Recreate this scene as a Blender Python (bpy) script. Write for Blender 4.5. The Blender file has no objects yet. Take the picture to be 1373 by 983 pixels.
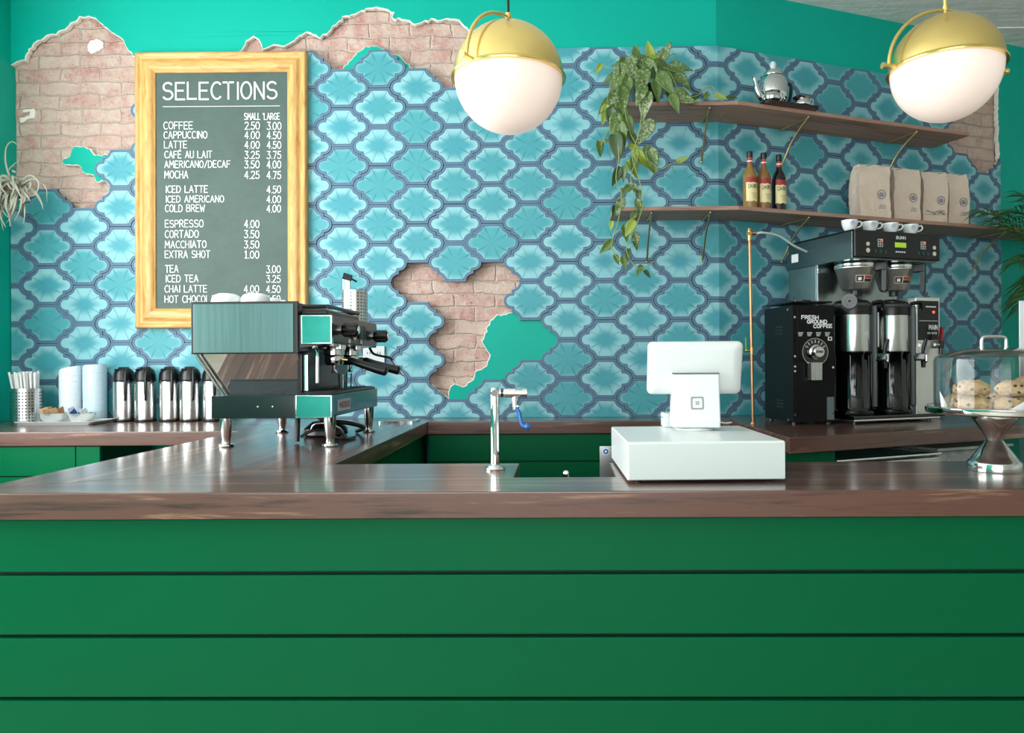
import bpy, bmesh, math, random
from mathutils import Vector, Matrix
random.seed(7)
SC = bpy.context.scene
COL = SC.collection
pi = math.pi

# ------------------------------------------------------------------ camera, world, lights, exposure
FPX, CX, CY, EYE, T = 972.0, 743.0, 483.0, 1.24, 0.95      # focal length in px, principal point, eye height, worktop height
YAW, ROLL = math.radians(.8), math.radians(.39)
cam = bpy.data.cameras.new('camera'); cam_o = bpy.data.objects.new('camera', cam); COL.objects.link(cam_o)
cam.sensor_width = 36; cam.lens = FPX / 1373 * 36
cam.shift_x = -(CX - 686.5) / 1373; cam.shift_y = -(491.5 - CY) / 1373
cam.clip_start = .05
cam_o.location = (0, 0, EYE); cam_o.rotation_euler = (pi / 2, ROLL, YAW)
SC.camera = cam_o
SC.view_settings.view_transform = 'Standard'; SC.view_settings.look = 'None'
SC.view_settings.exposure = 0.0; SC.view_settings.gamma = 1; SC.view_settings.use_curve_mapping = False
w = bpy.data.worlds.new('daylight'); SC.world = w; w.use_nodes = True
w.node_tree.nodes['Background'].inputs[0].default_value = (.80, .92, 1, 1)
w.node_tree.nodes['Background'].inputs[1].default_value = 2.5

def area(name, loc, rot, sx, sy, power, col=(1, 1, 1)):
    l = bpy.data.lights.new(name, 'AREA'); l.shape = 'RECTANGLE'; l.size = sx; l.size_y = sy
    l.energy = power; l.color = col
    o = bpy.data.objects.new(name, l); COL.objects.link(o); o.location = loc; o.rotation_euler = rot
    return o
# daylight through the shop window behind the camera and the one in the left wall
area('window_light_front', (-.75, -3.1, 1.75), (math.radians(118), 0, 0), 3.9, 2.3, 104, (1, .985, .96))
area('window_light_left', (-2.78, 1.5, 1.9), (math.radians(97), 0, -pi / 2), 2.7, 1.9, 125, (1, .985, .97))

# ------------------------------------------------------------------ camera maths (pixel of the photo -> point of the room)
def _v(*a): return Vector(a)
cF = _v(-math.sin(YAW), math.cos(YAW), 0); cR0 = _v(math.cos(YAW), math.sin(YAW), 0); cU0 = _v(0, 0, 1)
cR = cR0 * math.cos(ROLL) - cU0 * math.sin(ROLL); cU = cU0 * math.cos(ROLL) + cR0 * math.sin(ROLL)
def ray(px, py): return cF + cR * ((px - CX) / FPX) - cU * ((py - CY) / FPX)
def at(px, py, Y): r = ray(px, py); return _v(0, 0, EYE) + r * (Y / r.y)
def on(px, py, z=T): r = ray(px, py); return _v(0, 0, EYE) + r * ((z - EYE) / r.z)

# ------------------------------------------------------------------ helpers
def lin(c):
    if isinstance(c, str): c = [int(c[i:i + 2], 16) for i in (0, 2, 4)]
    f = lambda x: x / 12.92 if x <= .04045 else ((x + .055) / 1.055) ** 2.4
    return tuple(f(x / 255) for x in c) + (1,)

class NT:
    def __init__(s, name):
        s.m = bpy.data.materials.new(name); s.m.use_nodes = True
        s.n = s.m.node_tree.nodes; s.l = s.m.node_tree.links
        s.p = s.n['Principled BSDF']; s.out = s.n['Material Output']
    def node(s, t, **kw):
        x = s.n.new(t)
        for k, v in kw.items(): setattr(x, k, v)
        return x
    def link(s, a, b): s.l.new(a, b)
    def coords(s, which='Object', scale=(1, 1, 1), rot=(0, 0, 0)):
        tc = s.node('ShaderNodeTexCoord'); mp = s.node('ShaderNodeMapping')
        mp.inputs['Scale'].default_value = scale; mp.inputs['Rotation'].default_value = rot
        s.link(tc.outputs[which], mp.inputs[0]); return mp.outputs[0]
    def noise(s, vec, scale, detail=4, rough=.55, dist=0):
        n = s.node('ShaderNodeTexNoise'); n.inputs['Scale'].default_value = scale
        n.inputs['Detail'].default_value = detail; n.inputs['Roughness'].default_value = rough
        n.inputs['Distortion'].default_value = dist
        if vec is not None: s.link(vec, n.inputs['Vector'])
        return n.outputs[0]
    def ramp(s, fac, stops, interp='LINEAR'):
        r = s.node('ShaderNodeValToRGB'); r.color_ramp.interpolation = interp
        e = r.color_ramp.elements
        while len(e) < len(stops): e.new(.5)
        for q, (p, c) in zip(e, stops): q.position = p; q.color = c if len(c) == 4 else tuple(c) + (1,)
        s.link(fac, r.inputs[0]); return r.outputs[0]
    def mix(s, fac, a, b, blend='MIX'):
        m = s.node('ShaderNodeMix', data_type='RGBA', blend_type=blend)
        for sock, v in ((m.inputs[0], fac), (m.inputs[6], a), (m.inputs[7], b)):
            if hasattr(v, 'node'): s.link(v, sock)
            else: sock.default_value = v
        return m.outputs[2]
    def math(s, op, a, b=0.):
        m = s.node('ShaderNodeMath', operation=op)
        for sock, v in ((m.inputs[0], a), (m.inputs[1], b)):
            if hasattr(v, 'node'): s.link(v, sock)
            else: sock.default_value = v
        return m.outputs[0]
    def attr(s, name):
        a = s.node('ShaderNodeAttribute'); a.attribute_name = name; return a.outputs['Fac']
    def bump(s, h, strength=.3, dist=.01):
        b = s.node('ShaderNodeBump'); b.inputs['Strength'].default_value = strength; b.inputs['Distance'].default_value = dist
        s.link(h, b.inputs['Height']); s.link(b.outputs[0], s.p.inputs['Normal'])
    def set(s, **kw):
        for k, v in kw.items():
            k = k.replace('_', ' ')
            if hasattr(v, 'node'): s.link(v, s.p.inputs[k])
            else: s.p.inputs[k].default_value = v

MATS = {}
def M(name, col, rough=.5, metal=0, coat=0, var=.06, vscale=30, emit=None, estr=0, bump=0, spec=.5):
    """plain painted / metal / plastic surface with a slight procedural variation"""
    if name in MATS: return MATS[name]
    t = NT(name); c = lin(col) if not (isinstance(col, tuple) and len(col) == 4) else col
    if var:
        n = t.noise(t.coords(), vscale)
        a = tuple(x * (1 - var) for x in c[:3]) + (1,); b = tuple(min(1, x * (1 + var)) for x in c[:3]) + (1,)
        t.set(Base_Color=t.ramp(n, [(.3, a), (.7, b)]))
        if bump: t.bump(n, bump, .004)
    else: t.set(Base_Color=c)
    t.set(Roughness=rough, Metallic=metal); t.p.inputs['Coat Weight'].default_value = coat
    t.p.inputs['Specular IOR Level'].default_value = spec
    t.p.inputs['Coat Roughness'].default_value = .08
    if emit: t.p.inputs['Emission Color'].default_value = lin(emit); t.p.inputs['Emission Strength'].default_value = estr
    MATS[name] = t.m; return t.m

def brushed(name, col, rough=.3, axis=2):
    if name in MATS: return MATS[name]
    t = NT(name); sc = [220, 220, 220]; sc[axis] = 4
    n = t.noise(t.coords(scale=tuple(sc)), 1, 3)
    c = lin(col)
    t.set(Base_Color=t.ramp(n, [(.25, tuple(x * .86 for x in c[:3])), (.75, c[:3])]), Metallic=1.)
    t.set(Roughness=t.math('ADD', t.math('MULTIPLY', n, .14), rough - .07))
    MATS[name] = t.m; return t.m

def clear(name, tint=(.95, .98, .985), refl=.9, rough=.02):
    if name in MATS: return MATS[name]
    t = NT(name); tr = t.node('ShaderNodeBsdfTransparent'); tr.inputs[0].default_value = tint + (1,)
    gl = t.node('ShaderNodeBsdfGlossy'); gl.inputs['Roughness'].default_value = rough
    fr = t.node('ShaderNodeFresnel'); fr.inputs[0].default_value = 1.45
    f = t.math('MULTIPLY', fr.outputs[0], refl)
    mx = t.node('ShaderNodeMixShader'); t.link(f, mx.inputs[0]); t.link(tr.outputs[0], mx.inputs[1]); t.link(gl.outputs[0], mx.inputs[2])
    t.link(mx.outputs[0], t.out.inputs[0]); t.n.remove(t.p)
    MATS[name] = t.m; return t.m

def wood(name, dark, mid, light, axis=0, rough=.36, plank=.085, coat=.8):
    """walnut staves: long grain along axis (0 = x, 1 = y), stave width across it"""
    t = NT(name)
    tc = t.node('ShaderNodeTexCoord'); sp = t.node('ShaderNodeSeparateXYZ'); t.link(tc.outputs['Object'], sp.inputs[0])
    along = sp.outputs[axis]; across = t.math('ADD', sp.outputs[1 - axis], t.math('MULTIPLY', sp.outputs[2], .93))
    st = t.math('FLOOR', t.math('DIVIDE', across, plank))
    wn = t.node('ShaderNodeTexWhiteNoise', noise_dimensions='1D'); t.link(st, wn.inputs['W'])
    # stave ends: each row is cut at its own places
    seg = t.math('FLOOR', t.math('ADD', t.math('DIVIDE', along, 2.7), t.math('MULTIPLY', wn.outputs[0], 7.)))
    wn2 = t.node('ShaderNodeTexWhiteNoise', noise_dimensions='2D')
    cb = t.node('ShaderNodeCombineXYZ'); t.link(st, cb.inputs[0]); t.link(seg, cb.inputs[1]); t.link(cb.outputs[0], wn2.inputs['Vector'])
    v = t.node('ShaderNodeCombineXYZ')
    t.link(t.math('MULTIPLY', along, 1.6), v.inputs[0]); t.link(t.math('MULTIPLY', across, 26.), v.inputs[1]); t.link(t.math('MULTIPLY', wn.outputs[0], 40.), v.inputs[2])
    g = t.noise(v.outputs[0], 1.0, 6, .6, .8)
    v2 = t.node('ShaderNodeCombineXYZ')
    t.link(t.math('MULTIPLY', along, 9.), v2.inputs[0]); t.link(t.math('MULTIPLY', across, 210.), v2.inputs[1])
    fine = t.noise(v2.outputs[0], 1.0, 3)
    k = t.math('ADD', t.math('MULTIPLY', g, 1.15), t.math('ADD', t.math('ADD', t.math('MULTIPLY', wn2.outputs[0], .05), t.math('MULTIPLY', wn.outputs[0], .13)), t.math('MULTIPLY', fine, .34)))
    k = t.math('SUBTRACT', k, .32)
    c = t.ramp(k, [(.30, lin(dark)), (.48, lin(mid)), (.60, lin(mid)), (.76, lin(light))])
    t.set(Base_Color=c, Roughness=t.math('ADD', t.math('MULTIPLY', fine, .12), rough - .04))
    t.p.inputs['Coat Weight'].default_value = coat; t.p.inputs['Coat Roughness'].default_value = .16
    t.bump(fine, .03, .001)
    MATS[name] = t.m; return t.m

class MB:
    """collects shapes into one bmesh; build() links them as ONE mesh object"""
    def __init__(s): s.b = bmesh.new(); s.X = Matrix.Identity(4); s.wn = False
    def _add(s, vs, fs):
        v = [s.b.verts.new(s.X @ Vector(p)) for p in vs]
        for f in fs:
            try: s.b.faces.new([v[i] for i in f])
            except ValueError: pass
        return v
    def box(s, c, d, rz=0, bev=0, seg=2, rot=None):
        m = s.X @ Matrix.Translation(c) @ (rot if rot else Matrix.Rotation(rz, 4, 'Z'))
        x, y, z = d[0] / 2, d[1] / 2, d[2] / 2
        vs = [m @ Vector(p) for p in ((-x, -y, -z), (x, -y, -z), (x, y, -z), (-x, y, -z), (-x, -y, z), (x, -y, z), (x, y, z), (-x, y, z))]
        v = [s.b.verts.new(p) for p in vs]
        fs = [s.b.faces.new([v[i] for i in f]) for f in ((3, 2, 1, 0), (4, 5, 6, 7), (0, 1, 5, 4), (1, 2, 6, 5), (2, 3, 7, 6), (3, 0, 4, 7))]
        if bev:
            s.wn = True
            es = list({e for f in fs for e in f.edges})
            bmesh.ops.bevel(s.b, geom=es, offset=bev, segments=seg, affect='EDGES', profile=.5)
        return s
    def bx(s, x0, x1, y0, y1, z0, z1, bev=0, seg=2):
        return s.box(((x0 + x1) / 2, (y0 + y1) / 2, (z0 + z1) / 2), (x1 - x0, y1 - y0, z1 - z0), bev=bev, seg=seg)
    def lathe(s, prof, seg=32, c=(0, 0, 0), rot=None, sx=1, sy=1):
        m = s.X @ Matrix.Translation(c) @ (rot if rot else Matrix.Identity(4)); rows = []
        for r, z in prof:
            if r < 1e-6: rows.append([s.b.verts.new(m @ Vector((0, 0, z)))])
            else: rows.append([s.b.verts.new(m @ Vector((r * sx * math.cos(2 * pi * k / seg), r * sy * math.sin(2 * pi * k / seg), z))) for k in range(seg)])
        for a, b in zip(rows, rows[1:]):
            for k in range(seg):
                q = (k + 1) % seg
                f = [a[0], b[q], b[k]] if len(a) == 1 else ([a[k], a[q], b[0]] if len(b) == 1 else [a[k], a[q], b[q], b[k]])
                if len(a) == 1 and len(b) == 1: continue
                s.b.faces.new(f)
        return s
    def cyl(s, p0, p1, r0, r1=None, seg=20, ends=True):
        p0, p1 = Vector(p0), Vector(p1); r1 = r0 if r1 is None else r1; d = p1 - p0
        rot = d.to_track_quat('Z', 'Y').to_matrix().to_4x4(); L = d.length
        pr = [(r0, 0), (r1, L)]
        if ends: pr = [(0, 0)] + pr + [(0, L)]
        return s.lathe(pr, seg, p0, rot)
    def tube(s, pts, r, seg=8, caps=True, flat=1.):
        pts = [Vector(p) for p in pts]; n = len(pts); rad = r if isinstance(r, (list, tuple)) else [r] * n
        tan = [(pts[min(i + 1, n - 1)] - pts[max(i - 1, 0)]).normalized() for i in range(n)]
        ref = Vector((0, 0, 1)) if abs(tan[0].z) < .9 else Vector((1, 0, 0))
        nrm = (ref - tan[0] * ref.dot(tan[0])).normalized(); rows = []
        for i in range(n):
            nrm = (nrm - tan[i] * nrm.dot(tan[i])).normalized(); bn = tan[i].cross(nrm)
            rows.append([s.b.verts.new(s.X @ (pts[i] + (nrm * math.cos(2 * pi * k / seg) * flat + bn * math.sin(2 * pi * k / seg)) * rad[i])) for k in range(seg)])
        for a, b in zip(rows, rows[1:]):
            for k in range(seg): s.b.faces.new([a[k], a[(k + 1) % seg], b[(k + 1) % seg], b[k]])
        if caps: s.b.faces.new(rows[0][::-1]); s.b.faces.new(rows[-1])
        return s
    def prism(s, poly, a, b, plane='xy'):
        """outline extruded from a to b along the third axis"""
        def P(q, t):
            return (q[0], q[1], t) if plane == 'xy' else ((q[0], t, q[1]) if plane == 'xz' else (t, q[0], q[1]))
        lo = [s.b.verts.new(s.X @ Vector(P(q, a))) for q in poly]; hi = [s.b.verts.new(s.X @ Vector(P(q, b))) for q in poly]
        n = len(poly)
        s.b.faces.new(lo[::-1]); s.b.faces.new(hi)
        for i in range(n): s.b.faces.new([lo[i], lo[(i + 1) % n], hi[(i + 1) % n], hi[i]])
        return s
    def ball(s, c, r, seg=16, sc=(1, 1, 1)):
        m = s.X @ Matrix.Translation(c) @ Matrix.Diagonal((sc[0], sc[1], sc[2], 1))
        bmesh.ops.create_uvsphere(s.b, u_segments=seg, v_segments=max(6, seg * 2 // 3), radius=r, matrix=m); return s
    def build(s, name, mat, parent=None, smooth=40, loc=(0, 0, 0)):
        bmesh.ops.recalc_face_normals(s.b, faces=s.b.faces[:])
        me = bpy.data.meshes.new(name); s.b.to_mesh(me); s.b.free()
        me.materials.append(mat)
        if smooth: me.shade_smooth(); me.set_sharp_from_angle(angle=math.radians(smooth))
        o = bpy.data.objects.new(name, me); COL.objects.link(o); o.location = loc
        if s.wn and smooth: o.modifiers.new('weighted_normals', 'WEIGHTED_NORMAL').keep_sharp = True
        if parent: o.parent = parent
        return o

def tag(o, label, cat, group=None):
    o['label'] = label; o['category'] = cat
    if group: o['group'] = group
    return o
def struct(o): o['kind'] = 'structure'; return o
def thing(name, label, cat, loc=(0, 0, 0), rz=0, group=None):
    o = bpy.data.objects.new(name, None); o.empty_display_size = .05; COL.objects.link(o)
    o.location = loc; o.rotation_euler = (0, 0, rz); return tag(o, label, cat, group)
def dup(o, label=None, loc=None, rz=None, parent=None):
    c = o.copy(); COL.objects.link(c)
    if parent: c.parent = parent
    for ch in list(o.children): dup(ch, parent=c)
    if label: c['label'] = label
    if loc is not None: c.location = loc
    if rz is not None: c.rotation_euler = (0, 0, rz)
    return c
def smooth_path(pts, n=8):
    """Catmull-Rom through points"""
    P = [Vector(p) for p in pts]; P = [P[0] * 2 - P[1]] + P + [P[-1] * 2 - P[-2]]; out = []
    for i in range(1, len(P) - 2):
        for k in range(n):
            t = k / n; a, b, c, d = P[i - 1], P[i], P[i + 1], P[i + 2]
            out.append(.5 * ((2 * b) + (c - a) * t + (2 * a - 5 * b + 4 * c - d) * t * t + (3 * b - a - 3 * c + d) * t ** 3))
    out.append(P[-2]); return out

# ------------------------------------------------------------------ hand lettering: single-stroke capitals
def _arc(cx, cy, rx, ry, a0, a1, n=10): return [(cx + rx * math.cos(math.radians(a0 + (a1 - a0) * i / n)), cy + ry * math.sin(math.radians(a0 + (a1 - a0) * i / n))) for i in range(n + 1)]
_O = _arc(.25, .5, .25, .5, 90, 450, 20)
GL = {
 'A': [[(0, 0), (.24, 1), (.5, 0)], [(.08, .34), (.42, .34)]], 'B': [[(0, 0), (0, 1)], [(0, 1)] + _arc(.2, .77, .22, .23, 90, -90, 8) + [(0, .54)], [(.2, .54)] + _arc(.22, .27, .26, .27, 90, -90, 8) + [(0, 0)]],
 'C': [_arc(.27, .5, .27, .5, 50, 310, 16)], 'D': [[(0, 0), (0, 1)], [(0, 1)] + _arc(.14, .5, .36, .5, 90, -90, 12) + [(0, 0)]],
 'E': [[(.42, 1), (0, 1), (0, 0), (.43, 0)], [(0, .52), (.36, .52)]], 'F': [[(.42, 1), (0, 1), (0, 0)], [(0, .52), (.36, .52)]],
 'G': [_arc(.27, .5, .27, .5, 50, 330, 16) + [(.5, .45), (.3, .45)]], 'H': [[(0, 0), (0, 1)], [(.46, 0), (.46, 1)], [(0, .5), (.46, .5)]],
 'I': [[(.06, 0), (.06, 1)]], 'J': [[(.4, 1), (.4, .25)] + _arc(.2, .25, .2, .25, 0, -160, 8)], 'K': [[(0, 0), (0, 1)], [(.45, 1), (0, .45), (.47, 0)]],
 'L': [[(0, 1), (0, 0), (.42, 0)]], 'M': [[(0, 0), (.05, 1), (.29, .38), (.53, 1), (.58, 0)]], 'N': [[(0, 0), (0, 1), (.46, 0), (.46, 1)]],
 'O': [_O], 'P': [[(0, 0), (0, 1)], [(0, 1)] + _arc(.2, .74, .24, .26, 90, -90, 8) + [(0, .48)]], 'Q': [_O, [(.3, .25), (.52, -.05)]],
 'R': [[(0, 0), (0, 1)], [(0, 1)] + _arc(.2, .75, .23, .25, 90, -90, 8) + [(0, .5)], [(.18, .5), (.47, 0)]],
 'S': [_arc(.24, .75, .22, .25, 35, 250, 10) + _arc(.23, .26, .24, .26, 70, -150, 10)], 'T': [[(-.02, 1), (.48, 1)], [(.23, 1), (.23, 0)]],
 'U': [[(0, 1), (0, .27)] + _arc(.23, .27, .23, .27, 180, 360, 8) + [(.46, 1)]], 'V': [[(0, 1), (.24, 0), (.48, 1)]], 'W': [[(0, 1), (.13, 0), (.3, .7), (.46, 0), (.6, 1)]],
 'X': [[(0, 0), (.46, 1)], [(0, 1), (.46, 0)]], 'Y': [[(0, 1), (.23, .5), (.46, 1)], [(.23, .5), (.23, 0)]], 'Z': [[(0, 1), (.45, 1), (0, 0), (.46, 0)]],
 '0': [_O], '1': [[(.08, .82), (.24, 1), (.24, 0)], [(.08, 0), (.4, 0)]], '2': [_arc(.23, .72, .22, .28, 160, -25, 10) + [(0, 0), (.46, 0)]],
 '3': [[(.03, 1), (.42, 1), (.2, .58)] + _arc(.2, .29, .25, .29, 85, -150, 10)], '4': [[(.34, 0), (.34, 1), (0, .3), (.48, .3)]],
 '5': [[(.42, 1), (.08, 1), (.05, .56)] + _arc(.2, .31, .25, .31, 110, -150, 10)], '7': [[(0, 1), (.44, 1), (.15, 0)]],
 '/': [[(0, -.05), (.36, 1.05)]], '.': [[(.04, 0), (.06, .03)]], "'": [[(.03, .8), (.05, 1)]], ' ': [], '-': [[(0, .5), (.3, .5)]],
 'É': [[(.42, 1), (0, 1), (0, 0), (.43, 0)], [(0, .52), (.36, .52)], [(.15, 1.12), (.32, 1.25)]]}
def glyph_w(ch):
    g = GL.get(ch, [])
    return .26 if ch == ' ' else max([p[0] for st in g for p in st] + [.06])
def text_width(txt, gap=.17): return sum(glyph_w(c) + gap for c in txt) - gap
def write(mb, txt, o, xd, yd, h, width=None, sw=.12, gap=.17, lift=.0006, jit=0):
    """strokes laid as narrow flat ribbons; o = lower left corner, xd / yd = unit directions, h = cap height"""
    o, xd, yd = Vector(o), Vector(xd).normalized(), Vector(yd).normalized(); nn = xd.cross(yd)
    tw = text_width(txt, gap) * h; kx = (width / tw) if width else 1.; x = 0; rw = sw * h / 2
    for ch in txt:
        dy = random.uniform(-jit, jit) * h
        for st in GL.get(ch, []):
            P = [((x + px) * kx * h, py * h + dy) for px, py in st]
            for k, (a, b) in enumerate(zip(P, P[1:])):
                dx, dz = b[0] - a[0], b[1] - a[1]; L = math.hypot(dx, dz) or 1e-6; ux, uz = dx / L * rw * .8, dz / L * rw * .8
                nx, nz = -dz / L * rw, dx / L * rw; lf = lift + k * 1e-6
                q = [(a[0] - ux + nx, a[1] - uz + nz), (a[0] - ux - nx, a[1] - uz - nz), (b[0] + ux - nx, b[1] + uz - nz), (b[0] + ux + nx, b[1] + uz + nz)]
                mb._add([o + xd * i + yd * j + nn * lf for i, j in q], [(0, 1, 2, 3)])
        x += glyph_w(ch) + gap
    return mb

# ------------------------------------------------------------------ shared materials
TEAL = M('teal_wall_paint', '00AA97', .45, var=.03, vscale=3, spec=.2)
ROOMW = M('white_room_paint', 'E4E3DE', .7, var=.03, vscale=3)
GREEN = M('green_cabinet_paint', '005C38', .38, var=.02, vscale=4, spec=.12)
PLASTER = M('broken_plaster', 'E9E4DA', .9, var=.1, vscale=60, bump=.3)
WAL_X = wood('walnut_long', '301C17', '603D32', 'A07B62', 0)
WAL_Y = wood('walnut_across', '301C17', '603D32', 'A07B62', 1)
SHELF_W = wood('walnut_shelf', '866255', 'AB8673', 'C4A28E', 0, .5, .12, 0)
STEEL = brushed('brushed_steel', 'D4D6D4', .28)
STEEL_X = brushed('brushed_steel_across', 'CDD2D0', .3, 0)
CHROME = M('chrome', 'E8EAEA', .05, 1, var=0)
POLISH = M('polished_steel', 'DADDDC', .12, 1, var=0)
BRASS = M('satin_brass', 'F4D98A', .24, 1, var=.05, vscale=8)
COPPER = M('copper_pipe', 'B58A64', .36, 1, var=.12, vscale=40)
BLACK = M('black_plastic', '0B0C0D', .32, var=0)
BLACKG = M('black_gloss', '050607', .08, var=0, coat=.5)
GREYP = M('grey_plastic', '3A3C3E', .45, var=0)
WHITE = M('white_plastic', 'DFE4E3', .28, var=.01)
CERAMIC = M('white_ceramic', 'EEF1F2', .16, var=.01, coat=.3)
PAPERW = M('white_paper', 'F4F4F2', .8, var=.03)
GLASS = clear('clear_glass')

# ------------------------------------------------------------------ the room
D, U0, TH = 3.68, .786, math.radians(21)      # tile face of the back wall, corner, turn of the right-hand wall
CEIL, XL = 3.136, -2.84
UEND = 2.757
cth, sth = math.cos(TH), math.sin(TH)
def wall_pt(u, z, h=0.):
    """point on the tiled wall unrolled along u; h metres out of the tile face into the room"""
    if abs(u - U0) < 1e-5: n = _v(math.sin(TH / 2), -math.cos(TH / 2), 0) / math.cos(TH / 2); return _v(U0, D, z) + n * h
    if u < U0: return _v(u, D - h, z)
    s = u - U0; return _v(U0 + s * cth + sth * h, D + s * sth - cth * h, z)
def wall_uv(px, py, h=-.02):
    """pixel -> (u, z) on that wall"""
    p = at(px, py, D - h)
    if p.x <= U0: return (p.x, p.z)
    r = ray(px, py); n = _v(sth, -cth, 0); q = wall_pt(U0 + .5, 1, h)
    k = (q - _v(0, 0, EYE)).dot(n) / r.dot(n); p = _v(0, 0, EYE) + r * k
    b = wall_pt(U0 + 1e-4, 1, h)
    return (U0 + (p - b).dot(_v(cth, sth, 0)), p.z)

# brick
t = NT('old_pink_brick')
uv = t.coords('UV'); dn = t.noise(uv, 9, 3)
vd = t.node('ShaderNodeVectorMath', operation='ADD'); vs_ = t.node('ShaderNodeVectorMath', operation='SCALE')
nz = t.node('ShaderNodeTexNoise'); nz.inputs['Scale'].default_value = 7; nz.inputs['Detail'].default_value = 5; t.link(uv, nz.inputs['Vector'])
t.link(nz.outputs['Color'], vs_.inputs[0]); vs_.inputs['Scale'].default_value = .055
t.link(uv, vd.inputs[0]); t.link(vs_.outputs[0], vd.inputs[1])
br = t.node('ShaderNodeTexBrick'); t.link(vd.outputs[0], br.inputs['Vector'])
for k, v in (('Scale', 1.), ('Brick Width', .215), ('Row Height', .07), ('Mortar Size', .007), ('Mortar Smooth', 1.), ('Bias', -.2)): br.inputs[k].default_value = v
br.inputs['Color1'].default_value = lin('C58D84'); br.inputs['Color2'].default_value = lin('D6B5A8'); br.inputs['Mortar'].default_value = lin('DACABC')
n1 = t.noise(uv, 14, 8, .7); n2 = t.noise(uv, 70, 6, .7); n3 = t.noise(uv, 3.2, 5, .6, .5)
c = t.mix(t.ramp(n1, [(.40, (0, 0, 0)), (.60, (1, 1, 1))]), br.outputs[0], lin('DBC5B8'))
c = t.mix(t.ramp(n3, [(.42, (0, 0, 0)), (.66, (.85, .85, .85))]), c, lin('DAC4B4'))
c = t.mix(t.ramp(t.math('ADD', n2, t.math('MULTIPLY', n1, .25)), [(.42, (.85, .85, .85)), (.55, (0, 0, 0))]), c, lin('94695C'))
t.set(Base_Color=c, Roughness=.92)
t.bump(t.math('ADD', t.math('MULTIPLY', br.outputs['Fac'], -.55), t.math('ADD', t.math('MULTIPLY', n2, .55), t.math('MULTIPLY', n1, 1.1))), .9, .02)
BRICK = t.m

def bend(bm):
    bmesh.ops.bisect_plane(bm, geom=bm.verts[:] + bm.edges[:] + bm.faces[:], plane_co=(U0, 0, 0), plane_no=(1, 0, 0))
    for v in bm.verts: v.co = wall_pt(v.co.x, v.co.z, -v.co.y)
def to_obj(bm, name, mats, smooth=35):
    me = bpy.data.meshes.new(name); bm.to_mesh(me); bm.free()
    for m in mats: me.materials.append(m)
    if smooth: me.shade_smooth(); me.set_sharp_from_angle(angle=math.radians(smooth))
    o = bpy.data.objects.new(name, me); COL.objects.link(o); return o

bm = bmesh.new(); uvl = bm.loops.layers.uv.new('UVMap')
us = [XL - .05 + i * (5.55 - XL) / 120 for i in range(121)] ; us = sorted(set(us + [U0])); zs = [i * .1 for i in range(33)]
grid = [[bm.verts.new((u, .047, z)) for z in zs] for u in us]
for i in range(len(us) - 1):
    for j in range(len(zs) - 1):
        f = bm.faces.new([grid[i][j], grid[i + 1][j], grid[i + 1][j + 1], grid[i][j + 1]])
        for l in f.loops: l[uvl].uv = (l.vert.co.x, l.vert.co.z)
rnd = random.Random(3)
for row in grid:
    for v in row: v.co.y += rnd.uniform(-.006, .006)
for v in bm.verts: v.co = wall_pt(v.co.x, v.co.z, -v.co.y)
wall_back = struct(to_obj(bm, 'wall_back', [BRICK], 60))

# painted plaster over the brick, broken away in places (outlines in photo pixels, taken onto the wall)
def ragged(pts, seed, amp=.011, step=.014):
    r = random.Random(seed); out = []
    n = len(pts)
    for i in range(n):
        a, b = pts[i], pts[(i + 1) % n]; L = math.hypot(b[0] - a[0], b[1] - a[1]); k = max(1, int(L / step))
        for j in range(k):
            tt = j / k; out.append((a[0] + (b[0] - a[0]) * tt + r.uniform(-amp, amp), a[1] + (b[1] - a[1]) * tt + r.uniform(-amp, amp)))
    return out
holes_px = [
 [(17, 262), (16, 200), (15, 140), (16, 88), (24, 83), (35, 81), (40, 66), (50, 58), (62, 49), (72, 48), (86, 42), (97, 32), (108, 24), (118, 22), (131, 26), (141, 36), (150, 43), (163, 52), (168, 60), (176, 72), (200, 110), (215, 160), (200, 205),
  (165, 215), (135, 208), (128, 232), (136, 246), (118, 238), (110, 224), (98, 220), (86, 221), (90, 213), (122, 208), (120, 197), (98, 198), (95, 208), (84, 218), (96, 224), (108, 228), (115, 240), (132, 247), (150, 238), (150, 262), (125, 292), (85, 290), (60, 270), (30, 268)],
 [(300, 82), (326, 66), (329, 58), (339, 49), (348, 55), (353, 66), (362, 62), (384, 62), (398, 52), (412, 44), (420, 46), (428, 52), (441, 44), (452, 31), (464, 22), (480, 18), (500, 11), (520, 13), (527, 19), (526, 27), (543, 26), (556, 33), (563, 31), (578, 27), (592, 29), (604, 25), (614, 27), (622, 36), (632, 46),
  (660, 60), (670, 90), (640, 125), (600, 122), (575, 106), (553, 92), (540, 78), (520, 70), (505, 61), (490, 62), (480, 70), (470, 80), (463, 89), (456, 95), (440, 97), (425, 84), (405, 84)],
 [(514, 378), (535, 349), (560, 344), (588, 350), (610, 368), (632, 351), (660, 343), (685, 351), (703, 377), (690, 397), (692, 412), (686, 419), (675, 420), (662, 424), (655, 434), (650, 448), (645, 460), (653, 472), (656, 476), (652, 492), (640, 497), (631, 511), (620, 519), (608, 515), (603, 518), (602, 532), (590, 524), (576, 514), (564, 508), (584, 483), (564, 456), (584, 430), (564, 408), (540, 410), (530, 396)],
 [(1335, 80), (1337, 110), (1337, 160), (1338, 200), (1339, 216), (1335, 222), (1326, 231), (1316, 234), (1306, 228), (1288, 214), (1270, 204), (1252, 184), (1246, 160), (1256, 120), (1280, 100)]]
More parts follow.
